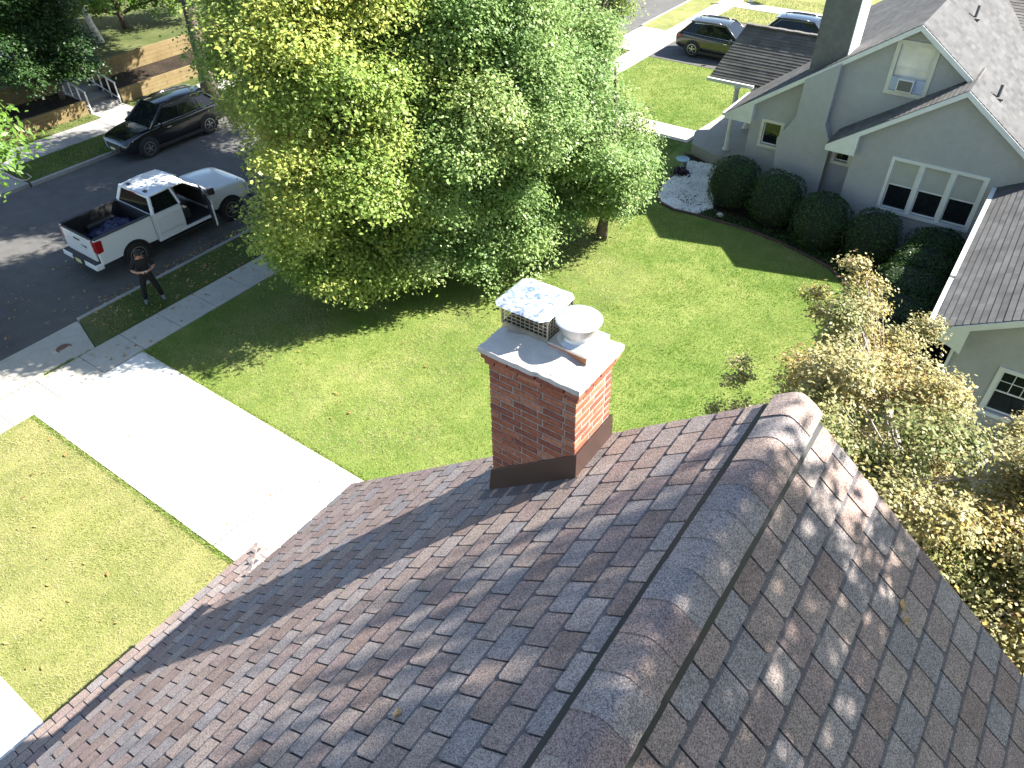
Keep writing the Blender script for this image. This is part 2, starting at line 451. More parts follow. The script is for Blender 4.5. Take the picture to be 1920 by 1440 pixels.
_grid = np.random.default_rng(99).random((64, 64))
def vnoise(x, y, s):
    x = np.asarray(x) * s; y = np.asarray(y) * s
    i = np.floor(x).astype(int); j = np.floor(y).astype(int); u = x - i; v = y - j
    u = u * u * (3 - 2 * u); v = v * v * (3 - 2 * v)
    g = lambda a, b: _grid[a % 64, b % 64]
    return (g(i, j) * (1 - u) + g(i + 1, j) * u) * (1 - v) + (g(i, j + 1) * (1 - u) + g(i + 1, j + 1) * u) * v

def crown_points(blobs, per_area, twig=0.16, twig_n=12, shell=0.55):
    """sprays of leaves through the outer part of each clump; returns positions, normals, clump index"""
    PP, NN, BB = [], [], []
    for bi, (c, r) in enumerate(blobs):
        r = np.array(r, float) if np.ndim(r) else np.array([r, r, r * 0.85])
        area = 4 * math.pi * (r.mean() ** 2)
        m = max(3, int(area * per_area / twig_n))
        d = unit(rng.normal(size=(m, 3)))
        d[:, 2] = np.where(d[:, 2] < -0.35, -d[:, 2] * 0.6, d[:, 2]); d = unit(d)
        rad = (shell + (1.04 - shell) * rng.random(m) ** 0.55)[:, None]
        # clumps are drawn out along the limb that carries them and broken at the edge
        ax = unit(np.array([math.sin(bi * 2.4), math.cos(bi * 1.7), 0.9 + 0.6 * math.sin(bi * 3.1)]))
        wob = 1 + 0.26 * np.sin(d[:, :1] * 5.1 + bi) * np.cos(d[:, 1:2] * 4.3 - bi) + 0.16 * np.sin(d[:, 2:] * 9.0 + bi * 1.3) + 0.17 * rng.normal(size=(m, 1))
        off = d * rad * wob * r
        along = (off @ ax)[:, None]
        off = off * 0.92 + ax * along * 0.42
        tc = np.array(c) + off
        P = np.repeat(tc, twig_n, 0) + rng.normal(size=(m * twig_n, 3)) * twig * np.array([1, 1, 0.7])
        N = unit(np.repeat(d, twig_n, 0) * 0.55 + np.array([0, 0, 0.55]) + np.array(SUN_DIR) * 0.45 + rng.normal(size=(m * twig_n, 3)) * 0.5)
        PP.append(P); NN.append(N); BB.append(np.full(m * twig_n, bi))
    return np.concatenate(PP), np.concatenate(NN), np.concatenate(BB)

def ellipsoid_blobs(c, r, n, br, zmin=None, seed=0, shellbias=0.75, pointy=0.0):
    g = np.random.default_rng(seed); out = []
    c = np.array(c, float); r = np.array(r, float)
    while len(out) < n:
        d = unit(g.normal(size=3)); f = shellbias + (1 - shellbias) * g.random()
        p = d * f
        if pointy:
            p[:2] *= 1 - pointy * max(p[2], 0)
        q = c + p * r
        if zmin is not None and q[2] < zmin: continue
        s = br * g.uniform(0.7, 1.25)
        out.append((q, np.array([s, s, s * g.uniform(0.75, 1.15)])))
    return out

def limb_tree(mb, base, top, r0, blobs, seed, n=26, sub=True):
    """tapered trunk with limbs that reach into the clumps"""
    g = random.Random(seed)
    base, top = Vector(base), Vector(top); K = 9
    axis = []
    wx, wy = g.uniform(-.15, .15), g.uniform(-.15, .15)
    for i in range(K + 1):
        t = i / K
        axis.append(base.lerp(top, t) + Vector((wx * math.sin(t * 3.0), wy * math.sin(t * 2.6), 0)))
    mb.tube(axis, [r0 * (1.35 if i == 0 else 1.0) * (1 - 0.86 * i / K) + 0.012 for i in range(K + 1)], k=9)
    pick = list(range(len(blobs))); g.shuffle(pick)
    for bi in pick[:n]:
        c = Vector(blobs[bi][0]); h = (c.z - base.z) / max(0.1, top.z - base.z)
        t = max(0.12, min(0.9, h * g.uniform(0.45, 0.8)))
        i = t * K; a = axis[int(i)].lerp(axis[min(K, int(i) + 1)], i - int(i))
        mid = a.lerp(c, 0.55) + Vector((g.uniform(-.2, .2), g.uniform(-.2, .2), g.uniform(-.05, .3)))
        rr = r0 * (1 - 0.8 * t) * 0.42 + 0.012
        mb.tube([a, a.lerp(mid, 0.5) + Vector((0, 0, .08)), mid, c], [rr, rr * 0.72, rr * 0.5, 0.012], k=6, cap=False)
        if sub:
            for _ in range(3):
                q = c + Vector((g.gauss(0, 1), g.gauss(0, 1), g.gauss(0.2, .8))) * 0.62 * float(np.mean(blobs[bi][1]))
                mb.tube([mid.lerp(c, g.random()), mid.lerp(q, .7), q], [rr * 0.34, rr * .25, 0.006], k=4, cap=False)

def tree(name, base, height, r0, blobs, mat, label, per_area=420, leaf=0.085, bark='bark', group=None, tint=None, seed=1, cat='tree', aspect=0.62, trunk_top=None, twig=0.16, limbs=26, shell=0.55, droop=0.0):
    t = thing(name, base, label, cat, group)
    mb = MB(); limb_tree(mb, base, trunk_top or (base[0], base[1], base[2] + height * 0.86), r0, blobs, seed, n=limbs)
    mb.build('trunk', bark, t, smooth=True)
    P, N, B = crown_points(blobs, per_area, twig=twig, shell=shell)
    g = np.random.default_rng(seed)
    bt = g.random(len(blobs))
    if tint is None:
        tv = 0.25 + 0.35 * bt[B]
    else:
        tv = tint(P, bt[B])
    tv = tv + rng.normal(size=len(P)) * 0.13
    if droop:
        N = unit(N * np.array([1, 1, 1 - droop]))
    quads_object('crown', leaves(P, N, leaf, aspect), mat, t, tv)
    return t

# ------------------------------------------------------------------ terrain, street, pavements
def sheet(x0, x1, y0, y1, z0, z1):
    return MB().box(x0, x1, y0, y1, z0, z1)

struct(sheet(-240, 240, -240, 260, -0.6, -0.32), 'ground', 'soil')
struct(sheet(-17.72, 90, 4.0, 37.2, -0.32, 0.0), 'lawn', 'grass_soil')
struct(sheet(-17.72, 90, -90, 3.996, -0.32, 0.0), 'lawn', 'dry_soil')
struct(sheet(-17.72, 90, 45.6, 200, -0.32, 0.0), 'lawn', 'dry_soil')
struct(MB().prism([(-20.55, 7.02, -.32), (-18.96, 6.56, -.32), (-18.96, 37.6, -.32), (-20.55, 37.6, -.32)], (0, 0, .316)), 'verge', 'dark_soil')
struct(sheet(-20.55, -18.96, 41.9, 200, -0.32, -0.004), 'verge', 'dry_soil')
struct(MB().prism([(-20.55, 3.08, -.32), (-20.55, -60, -.32), (-18.96, -60, -.32), (-18.96, 3.68, -.32)], (0, 0, .316)), 'verge', 'dry_soil')
struct(sheet(-32.4, -30.5, 11.0, 200, -0.32, -0.004), 'verge', 'dark_soil')
struct(sheet(-32.4, -30.5, -60, 7.2, -0.32, -0.004), 'verge', 'dark_soil')
struct(sheet(-36.9, -34.12, -60, 16.25, -0.32, 0.0), 'lawn', 'dark_soil')
struct(sheet(-36.9, -34.12, 17.85, 200, -0.32, 0.0), 'lawn', 'dark_soil')
# the street: a sheet with a slight camber
mb = MB()
xs = [-30.36, -28.5, -26.9, -25.5, -24.1, -22.5, -20.72]; zs = [-0.13, -0.105, -0.088, -0.08, -0.088, -0.105, -0.13]
for i in range(6):
    mb.face([(xs[i], -60, zs[i]), (xs[i + 1], -60, zs[i + 1]), (xs[i + 1], 200, zs[i + 1]), (xs[i], 200, zs[i])])
struct(mb, 'street', 'asphalt', smooth=True)
def kerb(x0, x1, y0, y1, z, mat='grey_concrete'):
    struct(MB().box(x0, x1, y0, y1, -0.32, z), 'kerb', mat, bevel=0.025)
kerb(-20.71, -20.553, 7.02, 37.4, 0.012); kerb(-20.71, -20.553, 42.0, 200, 0.012); kerb(-20.71, -20.553, -60, 3.05, 0.012)
kerb(-20.71, -20.553, 3.06, 7.01, -0.085, 'old_concrete')
kerb(-30.52, -30.363, 11.0, 200, 0.012); kerb(-30.52, -30.363, -60, 7.2, 0.012)

# pavements: slabs with open joints
def slab_row(name, x0, x1, ys, z, mat, gap=0.012, mats=None):
    base = struct(MB().box(x0, x1, ys[0], ys[-1], -0.31, z - 0.05), name, 'soil')
    for k in range(len(ys) - 1):
        dz = random.uniform(-0.004, 0.004)
        m = mats(0.5 * (ys[k] + ys[k + 1])) if mats else mat
        MB().box(x0 + gap / 2, x1 - gap / 2, ys[k] + gap / 2, ys[k + 1] - gap / 2, z - 0.045, z + dz).build('slab', m, base, bevel=0.008, segs=1)
    return base
ys = [4.83 + 1.2265 * k for k in range(-4, 38)]
slab_row('pavement', -18.95, -17.735, ys, 0.016, 'old_concrete')
slab_row('pavement', -34.1, -32.41, [2.0 + 1.55 * k for k in range(0, 30)], 0.012, 'grey_concrete')
mt('joint_dirt', (.09, .08, .065), .95, var=.3, vscale=6)
# driveway of our house
base = struct(MB().box(-17.70, -2.0, 4.1, 7.2, -0.3, 0.004), 'driveway', 'soil')
jx = [-17.70, -15.31, -13.0, -10.69, -8.4, -6.1, -3.8]
for k in range(len(jx) - 1):
    if k: MB().box(jx[k] - .0155, jx[k] + .0155, 4.102, 7.198, 0.005, 0.0245).build('joint', 'joint_dirt', base)
    MB().box(jx[k] + 0.016, jx[k + 1] - 0.016, 4.1, 7.2, 0.005, 0.028 + random.uniform(-.003, .003)).build('slab', 'new_concrete', base, bevel=0.006, segs=1)
# apron between pavement and kerb
base = struct(MB().prism([(-20.54, 3.1, -.3), (-20.54, 6.98, -.3), (-18.97, 6.52, -.3), (-18.97, 3.7, -.3)], (0, 0, 0.22)), 'driveway_apron', 'soil')
mb = MB()
mb.hexa([(-20.545, 3.1, -.2), (-20.545, 7.0, -.2), (-18.965, 6.54, -.2), (-18.965, 3.7, -.2), (-20.545, 3.1, -.07), (-20.545, 7.0, -.07), (-18.965, 6.54, .012), (-18.965, 3.7, .012)])
mb.build('slab', 'old_concrete', base, bevel=0.006, segs=1)
mb = MB(); mb.lathe([(0.005, 0), (0.20, 0), (0.215, 0.006), (0.20, 0.012), (0.165, 0.012), (0.155, 0.008), (0.005, 0.010)], (-19.69, 6.05, -0.0335), k=28)
o = mb.build('utility_cover', simple('rust', (0.16, 0.085, 0.06), 0.85, var=0.3, vscale=12, bump=0.4, bscale=60))
tag(o, 'round rusty utility cover set in the concrete driveway apron', 'cover')
# our front walk, corner of it in view
base = struct(MB().box(-13.5, -6.0, -1.3, 0.06, -0.3, 0.004), 'path', 'soil')
for k in range(6):
    MB().box(-13.5 + 1.25 * k + .006, -13.5 + 1.25 * (k + 1) - .006, -1.3, 0.06, 0.005, 0.028).build('slab', 'new_concrete', base, bevel=0.006, segs=1)
# neighbour's front walk and its driveway
base = struct(MB().box(-17.70, -11.3, 28.25, 29.6, -0.3, 0.004), 'path', 'soil')
for k in range(5):
    MB().box(-17.70 + 1.28 * k + .006, -17.70 + 1.28 * (k + 1) - .006, 28.25, 29.6, 0.005, 0.026).build('slab', 'old_concrete', base, bevel=0.006, segs=1)
struct(MB().prism([(-18.4, 37.25, -.3), (40, 37.25, -.3), (40, 45.5, -.3), (-16.2, 45.5, -.3), (-16.6, 41.9, -.3), (-18.4, 41.9, -.3)], (0, 0, 0.302)), 'driveway', 'asphalt')
struct(MB().box(-20.54, -18.97, 37.65, 41.85, -.3, -0.006), 'driveway_apron', 'old_concrete')
struct(MB().box(-17.7, -17.0, 42.0, 45.55, -.3, 0.0), 'lawn', 'dry_soil')
base = struct(MB().box(-17.70, 4.0, 48.4, 49.7, -0.3, 0.004), 'path', 'soil')
for k in range(12):
    MB().box(-17.70 + 1.8 * k + .006, -17.70 + 1.8 * (k + 1) - .006, 48.4, 49.7, 0.005, 0.026).build('slab', 'old_concrete', base)
struct(MB().box(-32.4, -30.53, 7.25, 10.95, -.3, -0.02), 'driveway_apron', 'grey_concrete')

# ------------------------------------------------------------------ turf
def blades(region, dens, hmin, hmax, mat, tint, w=0.013, keep=None):
    x0, x1, y0, y1 = region
    n = int((x1 - x0) * (y1 - y0) * dens)
    x = rng.uniform(x0, x1, n); y = rng.uniform(y0, y1, n)
    if keep is not None:
        k = keep(x, y); x, y = x[k], y[k]; n = len(x)
    h = rng.uniform(hmin, hmax, n) * (0.7 + 0.6 * vnoise(x, y, 1.7))
    a = rng.uniform(0, 2 * math.pi, n); lean = rng.uniform(0.2, 1.0, n) * h
    b = rng.uniform(0, 2 * math.pi, n)
    P = np.stack([x, y, np.zeros(n)], 1)
    s = np.stack([np.cos(a), np.sin(a), np.zeros(n)], 1) * (w * rng.uniform(.6, 1.3, n))[:, None] * 0.5
    tip = P + np.stack([np.cos(b) * lean, np.sin(b) * lean, h], 1)
    return np.stack([P - s, P + s, tip], 1), tint(x, y) + rng.normal(size=n) * 0.11
def t_main(x, y):
    g = 1 / (1 + np.exp(-((x + 9.5) * 0.45 + (y - 15) * 0.12)))          # the neighbour's lawn is greener
    dry = vnoise(x, y, .45) * .6 + vnoise(x + 40, y, 1.3) * .4
    bare = np.exp(-(((x + 10.3) / 2.2) ** 2 + ((y - 18.2) / 1.8) ** 2))
    return 0.76 + 1.5 * (dry - .5) - 0.46 * g + .6 * bare
def k_main(x, y):
    return ~((x > -11.0) & (y > 22.6) & (x < 2)) & ~((x > -11.4) & (y > 26)) & ~((y > 28.2) & (y < 29.65)) & ~((x > -2.6) & (y > 15.5))
T, U = [], []
a, b = blades((-17.69, -1.6, 7.22, 24.5), 820, .03, .065, 'blade', t_main, keep=k_main); T.append(a); U.append(b)
a, b = blades((-17.69, -9.6, 0.08, 4.08), 950, .03, .06, 'blade', lambda x, y: 0.96 + 0.8 * (vnoise(x, y, .7) * .6 + vnoise(x, y + 30, 2.2) * .4 - .5), keep=lambda x, y: x > -17.69); T.append(a); U.append(b)
a, b = blades((-17.69, -8.8, 24.5, 37.2), 420, .035, .07, 'blade', lambda x, y: 0.42 + 0.6 * (vnoise(x, y, .5) - .5), w=0.018, keep=k_main); T.append(a); U.append(b)
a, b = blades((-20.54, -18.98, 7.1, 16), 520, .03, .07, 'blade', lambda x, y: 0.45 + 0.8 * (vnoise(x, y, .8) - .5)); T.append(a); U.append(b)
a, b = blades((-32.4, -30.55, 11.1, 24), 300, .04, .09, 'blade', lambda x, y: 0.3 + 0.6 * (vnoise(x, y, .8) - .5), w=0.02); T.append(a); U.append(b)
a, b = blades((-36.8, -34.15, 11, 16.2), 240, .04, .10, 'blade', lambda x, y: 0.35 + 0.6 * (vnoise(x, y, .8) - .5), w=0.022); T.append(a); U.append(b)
a, b = blades((-17.68, -9.0, 45.6, 52), 120, .04, .09, 'blade', lambda x, y: 0.6 + 0.6 * (vnoise(x, y, .5) - .5), w=0.03, keep=lambda x, y: (y < 48.3) | (y > 49.8)); T.append(a); U.append(b)
# longer tufts where the turf meets the concrete, and along the open joint of the apron
for (x0, x1, yy) in ((-17.69, -6.2, 7.22), (-17.69, -9.8, 4.08)):
    n = 2600; x = rng.uniform(x0, x1, n); y = yy + (rng.normal(size=n) * .05 * (1 if yy > 5 else 1))
    h = rng.uniform(.03, .09, n) * (0.5 + vnoise(x, y, 2.0)); a_ = rng.uniform(0, 6.28, n); bb = rng.uniform(0, 6.28, n)
    P = np.stack([x, y, np.zeros(n)], 1); s = np.stack([np.cos(a_), np.sin(a_), 0 * x], 1) * .008
    T.append(np.stack([P - s, P + s, P + np.stack([np.cos(bb) * h * .9, np.sin(bb) * h * .9, h], 1)], 1)); U.append(0.56 + rng.normal(size=n) * .2)
n = 900; y = np.concatenate([rng.uniform(5.1, 5.9, 600), rng.uniform(3.7, 6.4, 300)]); x = -18.957 + rng.normal(size=n) * .018
h = rng.uniform(.02, .07, n); a_ = rng.uniform(0, 6.28, n); P = np.stack([x, y, np.full(n, .0)], 1); s = np.stack([np.cos(a_), np.sin(a_), 0 * x], 1) * .009
T.append(np.stack([P - s, P + s, P + np.stack([np.cos(a_ + 1) * h * .8, np.sin(a_ + 1) * h * .8, h], 1)], 1)); U.append(0.5 + rng.normal(size=n) * .2)
o = quads_object('grass', np.concatenate(T), 'blade', None, np.concatenate(U))
tag(o, 'short green and straw coloured turf of the lawns and verges', 'grass', kind='stuff')

# ------------------------------------------------------------------ our house
RX, RZ, SL = -0.574, CAM_H - 3.29, 0.82
CS = 1 / math.sqrt(1 + SL * SL); SN = SL * CS
YF, YB = 4.03, -6.0            # far rake and near end of the roof
EL, ER = -5.39, 4.25           # eaves
house = thing('house', (-0.6, -1.0, 0), 'house with brown slate-look shingle roof and red brick chimney', 'house')
# walls
mb = MB()
def gable_loop(y):
    xl, xr = EL + 0.42, ER - 0.42
    zl = RZ - 0.10 + SL * (xl - RX); zr = RZ - 0.10 - SL * (xr - RX)
    return [(xl, y, 0), (xr, y, 0), (xr, y, zr), (RX, y, RZ - 0.10), (xl, y, zl)]
mb.prism(gable_loop(3.78), (0, -9.5, 0))
mb.build('wall', 'siding', house)
LV = Vector((-CS, 0, -SN)); LN = Vector((-SN, 0, CS)); RV = Vector((CS, 0, -SN)); RN = Vector((SN, 0, CS)); UY = Vector((0, 1, 0))
apex = Vector((RX, 0, RZ))
lenL = (RX - EL) / CS; lenR = (ER - RX) / CS
roof = MB()
for v, n_, ln in ((LV, LN, lenL), (RV, RN, lenR)):
    a = apex + UY * (YF - 0.01); b = apex + UY * YB
    p = [a, b, b + v * ln, a + v * ln]
    roof.hexa([q - n_ * 0.06 for q in p] + [q for q in p])
roof = roof.build('roof', 'underlay', house)
mb = MB()
for v, n_, ln in ((LV, LN, lenL), (RV, RN, lenR)):
    a = apex + UY * (YF - 0.035) - n_ * 0.062
    mb.hexa([a - n_ * 0.17, a - n_ * 0.17 + UY * .025, a - n_ * 0.17 + UY * .025 + v * ln, a - n_ * 0.17 + v * ln, a, a + UY * .025, a + UY * .025 + v * ln, a + v * ln])
mb.build('barge_board', 'metal_brown', house)
mb = MB()
for v, n_, ln, sx in ((LV, LN, lenL, -1), (RV, RN, lenR, 1)):
    e = apex + v * ln
    mb.box(e.x - .02 if sx > 0 else e.x - .005, e.x + .005 if sx > 0 else e.x + .02, YB, YF - .04, e.z - .24, e.z - .066)
mb.build('fascia', 'metal_brown', house)

EXPO, PITCHW, SLOT = 0.2285, 0.2515, 0.0135
def tab_geo(w, col, mbx, fr=None, jit=0.0):
    """one tab: width w, chamfered lower corners; local x along the ridge, y down the slope, z out of it"""
    h = 0.035; c = 0.017
    o2 = [(0, -h), (w, -h), (w, EXPO - 0.024), (w - c, EXPO), (c, EXPO), (0, EXPO - 0.024)]
    zt = lambda y: 0.004 + 0.0085 * (y + h) / (EXPO + h) + jit
    top = [(x, y, zt(y)) for x, y in o2]; bot = [(x, y, -0.001) for x, y in o2]
    vs = top + bot
    if fr: vs = [fr[0] + fr[1] * p[0] + fr[2] * p[1] + fr[3] * p[2] for p in vs]
    mbx.add(vs, [tuple(range(6)), (1, 0, 6, 7), (2, 1, 7, 8), (3, 2, 8, 9), (4, 3, 9, 10), (5, 4, 10, 11), (0, 5, 11, 6)], col)
    if mbx.uv is None: mbx.uv = []
    mbx.uv += [(x / PITCHW, y / EXPO) for x, y in o2] * 2
TAB = []
for k in range(6):
    t = MB(); tab_geo(PITCHW - SLOT, 0, t)
    me = t.mesh('shingle', SHM[k]); TAB.append(me)
def in_view(p):
    d = p - Vector((0, 0, CAM_H)); z = d.dot(F)
    if z < .3: return False
    return abs(d.dot(R2) / z) < 0.72 and abs(d.dot(D2) / z) < 0.55
cand = []
g = random.Random(3)
prev = {}
def colour(side, r, c):
    for _ in range(4):
        k = g.choices(range(6), (22, 16, 20, 20, 12, 10))[0]
        if k != prev.get((side, r, c - 1)) and k != prev.get((side, r - 1, c)): break
    prev[(side, r, c)] = k
    return k
for side in (0, 1):
    V, N_, U = (LV, LN, UY) if side == 0 else (RV, RN, -UY)
    ln = lenL if side == 0 else lenR
    s0 = 0.402 if side == 0 else 0.385
    r = -2
    while True:
        sb = s0 + EXPO * r
        if sb - EXPO > ln - 0.05: break
        if sb - EXPO > 0.05:
            ph = (3.564 if r % 2 == 0 else 3.690) if side == 0 else (2.780 if r % 2 == 0 else 2.920)
            c0 = int((ph - YB) / PITCHW)
            for c in range(-4, c0):
                yn = ph - PITCHW * c           # near edge of this tab (slot here), tab runs to yn + PITCHW
                yf = yn + PITCHW - SLOT
                if yn > YF - 0.03: continue
                w = min(yf, YF) - yn
                top = s0 + EXPO * (r - 1)
                org = apex + V * top
                org = org + UY * (yn if side == 0 else yn + w)
                cand.append((org, U, V, N_, w, sb > ln + 0.02, colour(side, r, c), side))
        r += 1
def vis_key(cn):
    p = cn[0] + cn[2] * EXPO * .5
    d = p - Vector((0, 0, CAM_H))
    return -1e9 if not in_view(p) else abs(d.normalized().dot(cn[3])) / d.length_squared
order = sorted(range(len(cand)), key=lambda i: -vis_key(cand[i]))
singles = set([i for i in order if abs(cand[i][4] - (PITCHW - SLOT)) < 1e-6 and vis_key(cand[i]) > 0][:300])
rest = MB()
for i, (org, U, V, N_, w, over, k, side) in enumerate(cand):
    if i in singles:
        o = bpy.data.objects.new('shingle', TAB[k]); COL.objects.link(o)
        o.parent = roof
        m = Matrix((U, V, N_)).transposed().to_4x4(); m.translation = org + N_ * g.uniform(0, .0015)
        m = m @ Matrix.Rotation(g.gauss(0, .004), 4, 'Z')
        o.matrix_local = m
    else:
        tab_geo(w, k, rest, (org, U, V, N_), g.uniform(0, .0015))
o = rest.build('shingles', SHM, roof, local=True); o['kind'] = 'stuff'
# ridge vent and its caps
mb = MB()
loop = [(RX + s, YF - 0.012, RZ + h) for s, h in ((-.212, -.168), (-.212, -.157), (-.158, -.113), (-.158, -.094), (-.05, -.012), (.05, -.012), (.158, -.094), (.158, -.113), (.190, -.139), (.190, -.152), (0, -.02))]
mb.prism(loop, (0, YB - YF, 0)); mb.build('ridge_vent', 'black', roof, local=True)
CAPE = 0.2355
def cap_mesh(k):
    t = MB(); n = 14; rows = []
    for (yy, dz) in ((CAPE + .03, 0.0), (CAPE * .5, .002), (0.0, 0.0065)):
        top = []
        for j in range(n + 1):
            s = -0.166 + 0.332 * j / n
            z = 0.0115 - SL * (math.sqrt(s * s + 0.055 ** 2) - 0.055) + dz
            top.append((s, yy, z))
        rows.append(top)
    vs = [p for rw in rows for p in rw] + [(x, y, z - 0.0075) for rw in rows for (x, y, z) in rw]
    m_ = n + 1; off = 3 * m_; fs = []
    for a in range(2):
        for j in range(n):
            i = a * m_ + j
            fs.append((i, i + 1, i + 1 + m_, i + m_)); fs.append((off + i, off + i + m_, off + i + 1 + m_, off + i + 1))
    for j in range(n):
        fs.append((2 * m_ + j, 2 * m_ + j + 1, off + 2 * m_ + j + 1, off + 2 * m_ + j)); fs.append((j + 1, j, off + j, off + j + 1))
    for a in range(2):
        fs.append((a * m_, a * m_ + m_, off + a * m_ + m_, off + a * m_)); fs.append((a * m_ + n + m_, a * m_ + n, off + a * m_ + n, off + a * m_ + n + m_))
    t.add(vs, fs); me = t.mesh('ridge_cap', CAPM[k])
    me.polygons.foreach_set('use_smooth', [True] * len(me.polygons))
    bm = bmesh.new(); bm.from_mesh(me); bmesh.ops.recalc_face_normals(bm, faces=bm.faces)
    for e in bm.edges:
        if e.calc_face_angle(0) > R(40): e.smooth = False
    bm.to_mesh(me); bm.free()
    return me
CAPS = [cap_mesh(k) for k in range(6)]
seq = [1, 2, 0, 3, 2, 4, 4, 2, 3, 0, 4, 3, 1, 2, 0, 5, 4, 2]
y = 3.80; k = 0
while y > YB + .2:
    me = CAPS[seq[k % len(seq)]]
    o = bpy.data.objects.new('ridge_cap', me); COL.objects.link(o); o.parent = roof
    o.location = (RX + g.uniform(-.004, .004), y, RZ + 0.0 + (0.004 if k == 0 else 0)); o.rotation_euler.z = g.gauss(0, .006)
    y -= CAPE; k += 1
# hip porch roof below the front eave
PX, PZ, PS, PY = -7.79, 2.80, 0.45, 3.68
pr = MB()
inner = EL + 0.42
def pz_(x): return PZ + PS * (x - PX)
hy = PY - (inner - PX)
P0, P1, P2, P3 = Vector((PX, PY, PZ)), Vector((PX, -4.5, PZ)), Vector((inner, -4.5, pz_(inner))), Vector((inner, hy, pz_(inner)))
Q1 = Vector((inner, PY, PZ))
pr.prism([P0, P1, P2, P3], (0, 0, -.07)); pr.prism([P0, P3, Q1], (0, 0, -.07))
porch = pr.build('porch_roof', 'underlay', house)
cs2 = 1 / math.sqrt(1 + PS * PS)
sing = 0; rest2 = MB()
for face in (0, 1):
    V = Vector((-cs2, 0, -PS * cs2)) if face == 0 else Vector((0, cs2, -PS * cs2))
    U = UY if face == 0 else Vector((1, 0, 0))
    N_ = U.cross(V).normalized()
    for r in range(12):
        off = 0.1258 if r % 2 else 0.0
        for c in range(-2, 36):
            run = EXPO * (r + 1) * cs2           # horizontal distance of the top of this course from the eave
            w = PITCHW - SLOT; lim = EXPO * cs2 * .5
            if face == 0:
                y0 = PY - 0.02 - PITCHW * (c + 1) + off
                w = min(w, PY - run + lim - y0)
                if y0 < -4.4 or w < .04: continue
                org = Vector((PX + run - .01, y0, PZ + PS * run))
            else:
                x0 = PX + PITCHW * c + off; x1 = min(x0 + w, inner); x0 = max(x0, PX + run - lim); w = x1 - x0
                if w < .04: continue
                org = Vector((x0, PY - run + .01, PZ + PS * run))
            k = g.choices(range(6), (22, 20, 14, 20, 16, 4))[0]
            if face == 0 and r < 4 and y0 > -.9 and w > PITCHW - SLOT - 1e-6:
                o = bpy.data.objects.new('shingle', TAB[k]); COL.objects.link(o); o.parent = porch
                m = Matrix((U, V, N_)).transposed().to_4x4(); m.translation = org
                o.matrix_local = m
            else:
                tab_geo(w, k, rest2, (org, U, V, N_))
o = rest2.build('shingles', SHM, porch, local=True); o['kind'] = 'stuff'
mb = MB()
hd = (P3 - P0).normalized()
hz = Vector((hd.x, hd.y, 0)).normalized(); sd = Vector((hz.y, -hz.x, 0))
for k in range(15):
    a = P0 + hd * (0.0 + .235 * k); b = a + hd * .26
    w_ = .085; dn = Vector((0, 0, PS * .707 * w_))
    vs = []
    for p, up in ((a, .017), (b, .013)):
        vs += [p - sd * w_ - dn + Vector((0, 0, up - .006)), p + Vector((0, 0, up)), p + sd * w_ - dn + Vector((0, 0, up - .006))]
    t = MB(); t.add(vs + [v - Vector((0, 0, .007)) for v in vs], [(0, 1, 4, 3), (1, 2, 5, 4), (6, 9, 10, 7), (7, 10, 11, 8), (0, 6, 7, 1), (1, 7, 8, 2), (3, 4, 10, 9), (4, 5, 11, 10), (0, 3, 9, 6), (2, 8, 11, 5)])
    t.build('hip_cap', CAPM[(k * 2 + 1) % 5], porch, local=True)
mb = MB(); mb.box(PX - .004, PX + .02, -4.5, PY - .03, PZ - .20, PZ - .072); mb.box(PX + .02, inner, PY - .03, PY - .006, PZ - .20, PZ - .072)
mb.build('fascia', 'metal_brown', porch, local=True)
for yy in (3.35, 0.4, -2.6):
    MB().box(PX + .25, PX + .40, yy, yy + .15, .3, PZ - .02).build('porch_post', 'white_trim', house)
MB().box(PX + .15, inner, -4.4, 3.55, 0.0, .30).build('porch_floor', 'grey_concrete', house)

# ------------------------------------------------------------------ chimney: bricks laid round a mortar core
CX0, CX1, CY0, CY1 = -2.700, -1.922, 3.450, 3.985
ch = MB().hexa([(CX0 + .007, CY0 + .007, 6.4), (CX1 + .068, CY0 + .007, 6.4), (CX1 + .068, CY1 - .007, 6.4), (CX0 + .007, CY1 - .007, 6.4),
                (CX0 + .007, CY0 + .007, 9.255), (CX1 - .007, CY0 + .007, 9.255), (CX1 - .007, CY1 - .007, 9.255), (CX0 + .007, CY1 - .007, 9.255)])
ch = ch.build('chimney', 'mortar', house)
ch['label'] = 'red brick chimney stack with two metal flue caps'
BL, BH, BD, JT = 0.203, 0.0545, 0.09, 0.0133
def brick_mesh(L, key):
    t = MB().box(-L / 2, L / 2, -BD / 2, BD / 2, -BH / 2, BH / 2)
    me = t.mesh('brick', key); bm = bmesh.new(); bm.from_mesh(me)
    bmesh.ops.bevel(bm, geom=bm.edges[:], offset=.0035, segments=1, affect='EDGES')
    bmesh.ops.recalc_face_normals(bm, faces=bm.faces)
    bm.to_mesh(me); bm.free(); return me
BK = {}
def brick(L, key):
    L = round(L, 3)
    if (L, key) not in BK: BK[(L, key)] = brick_mesh(L, key)
    return BK[(L, key)]
gb = random.Random(11)
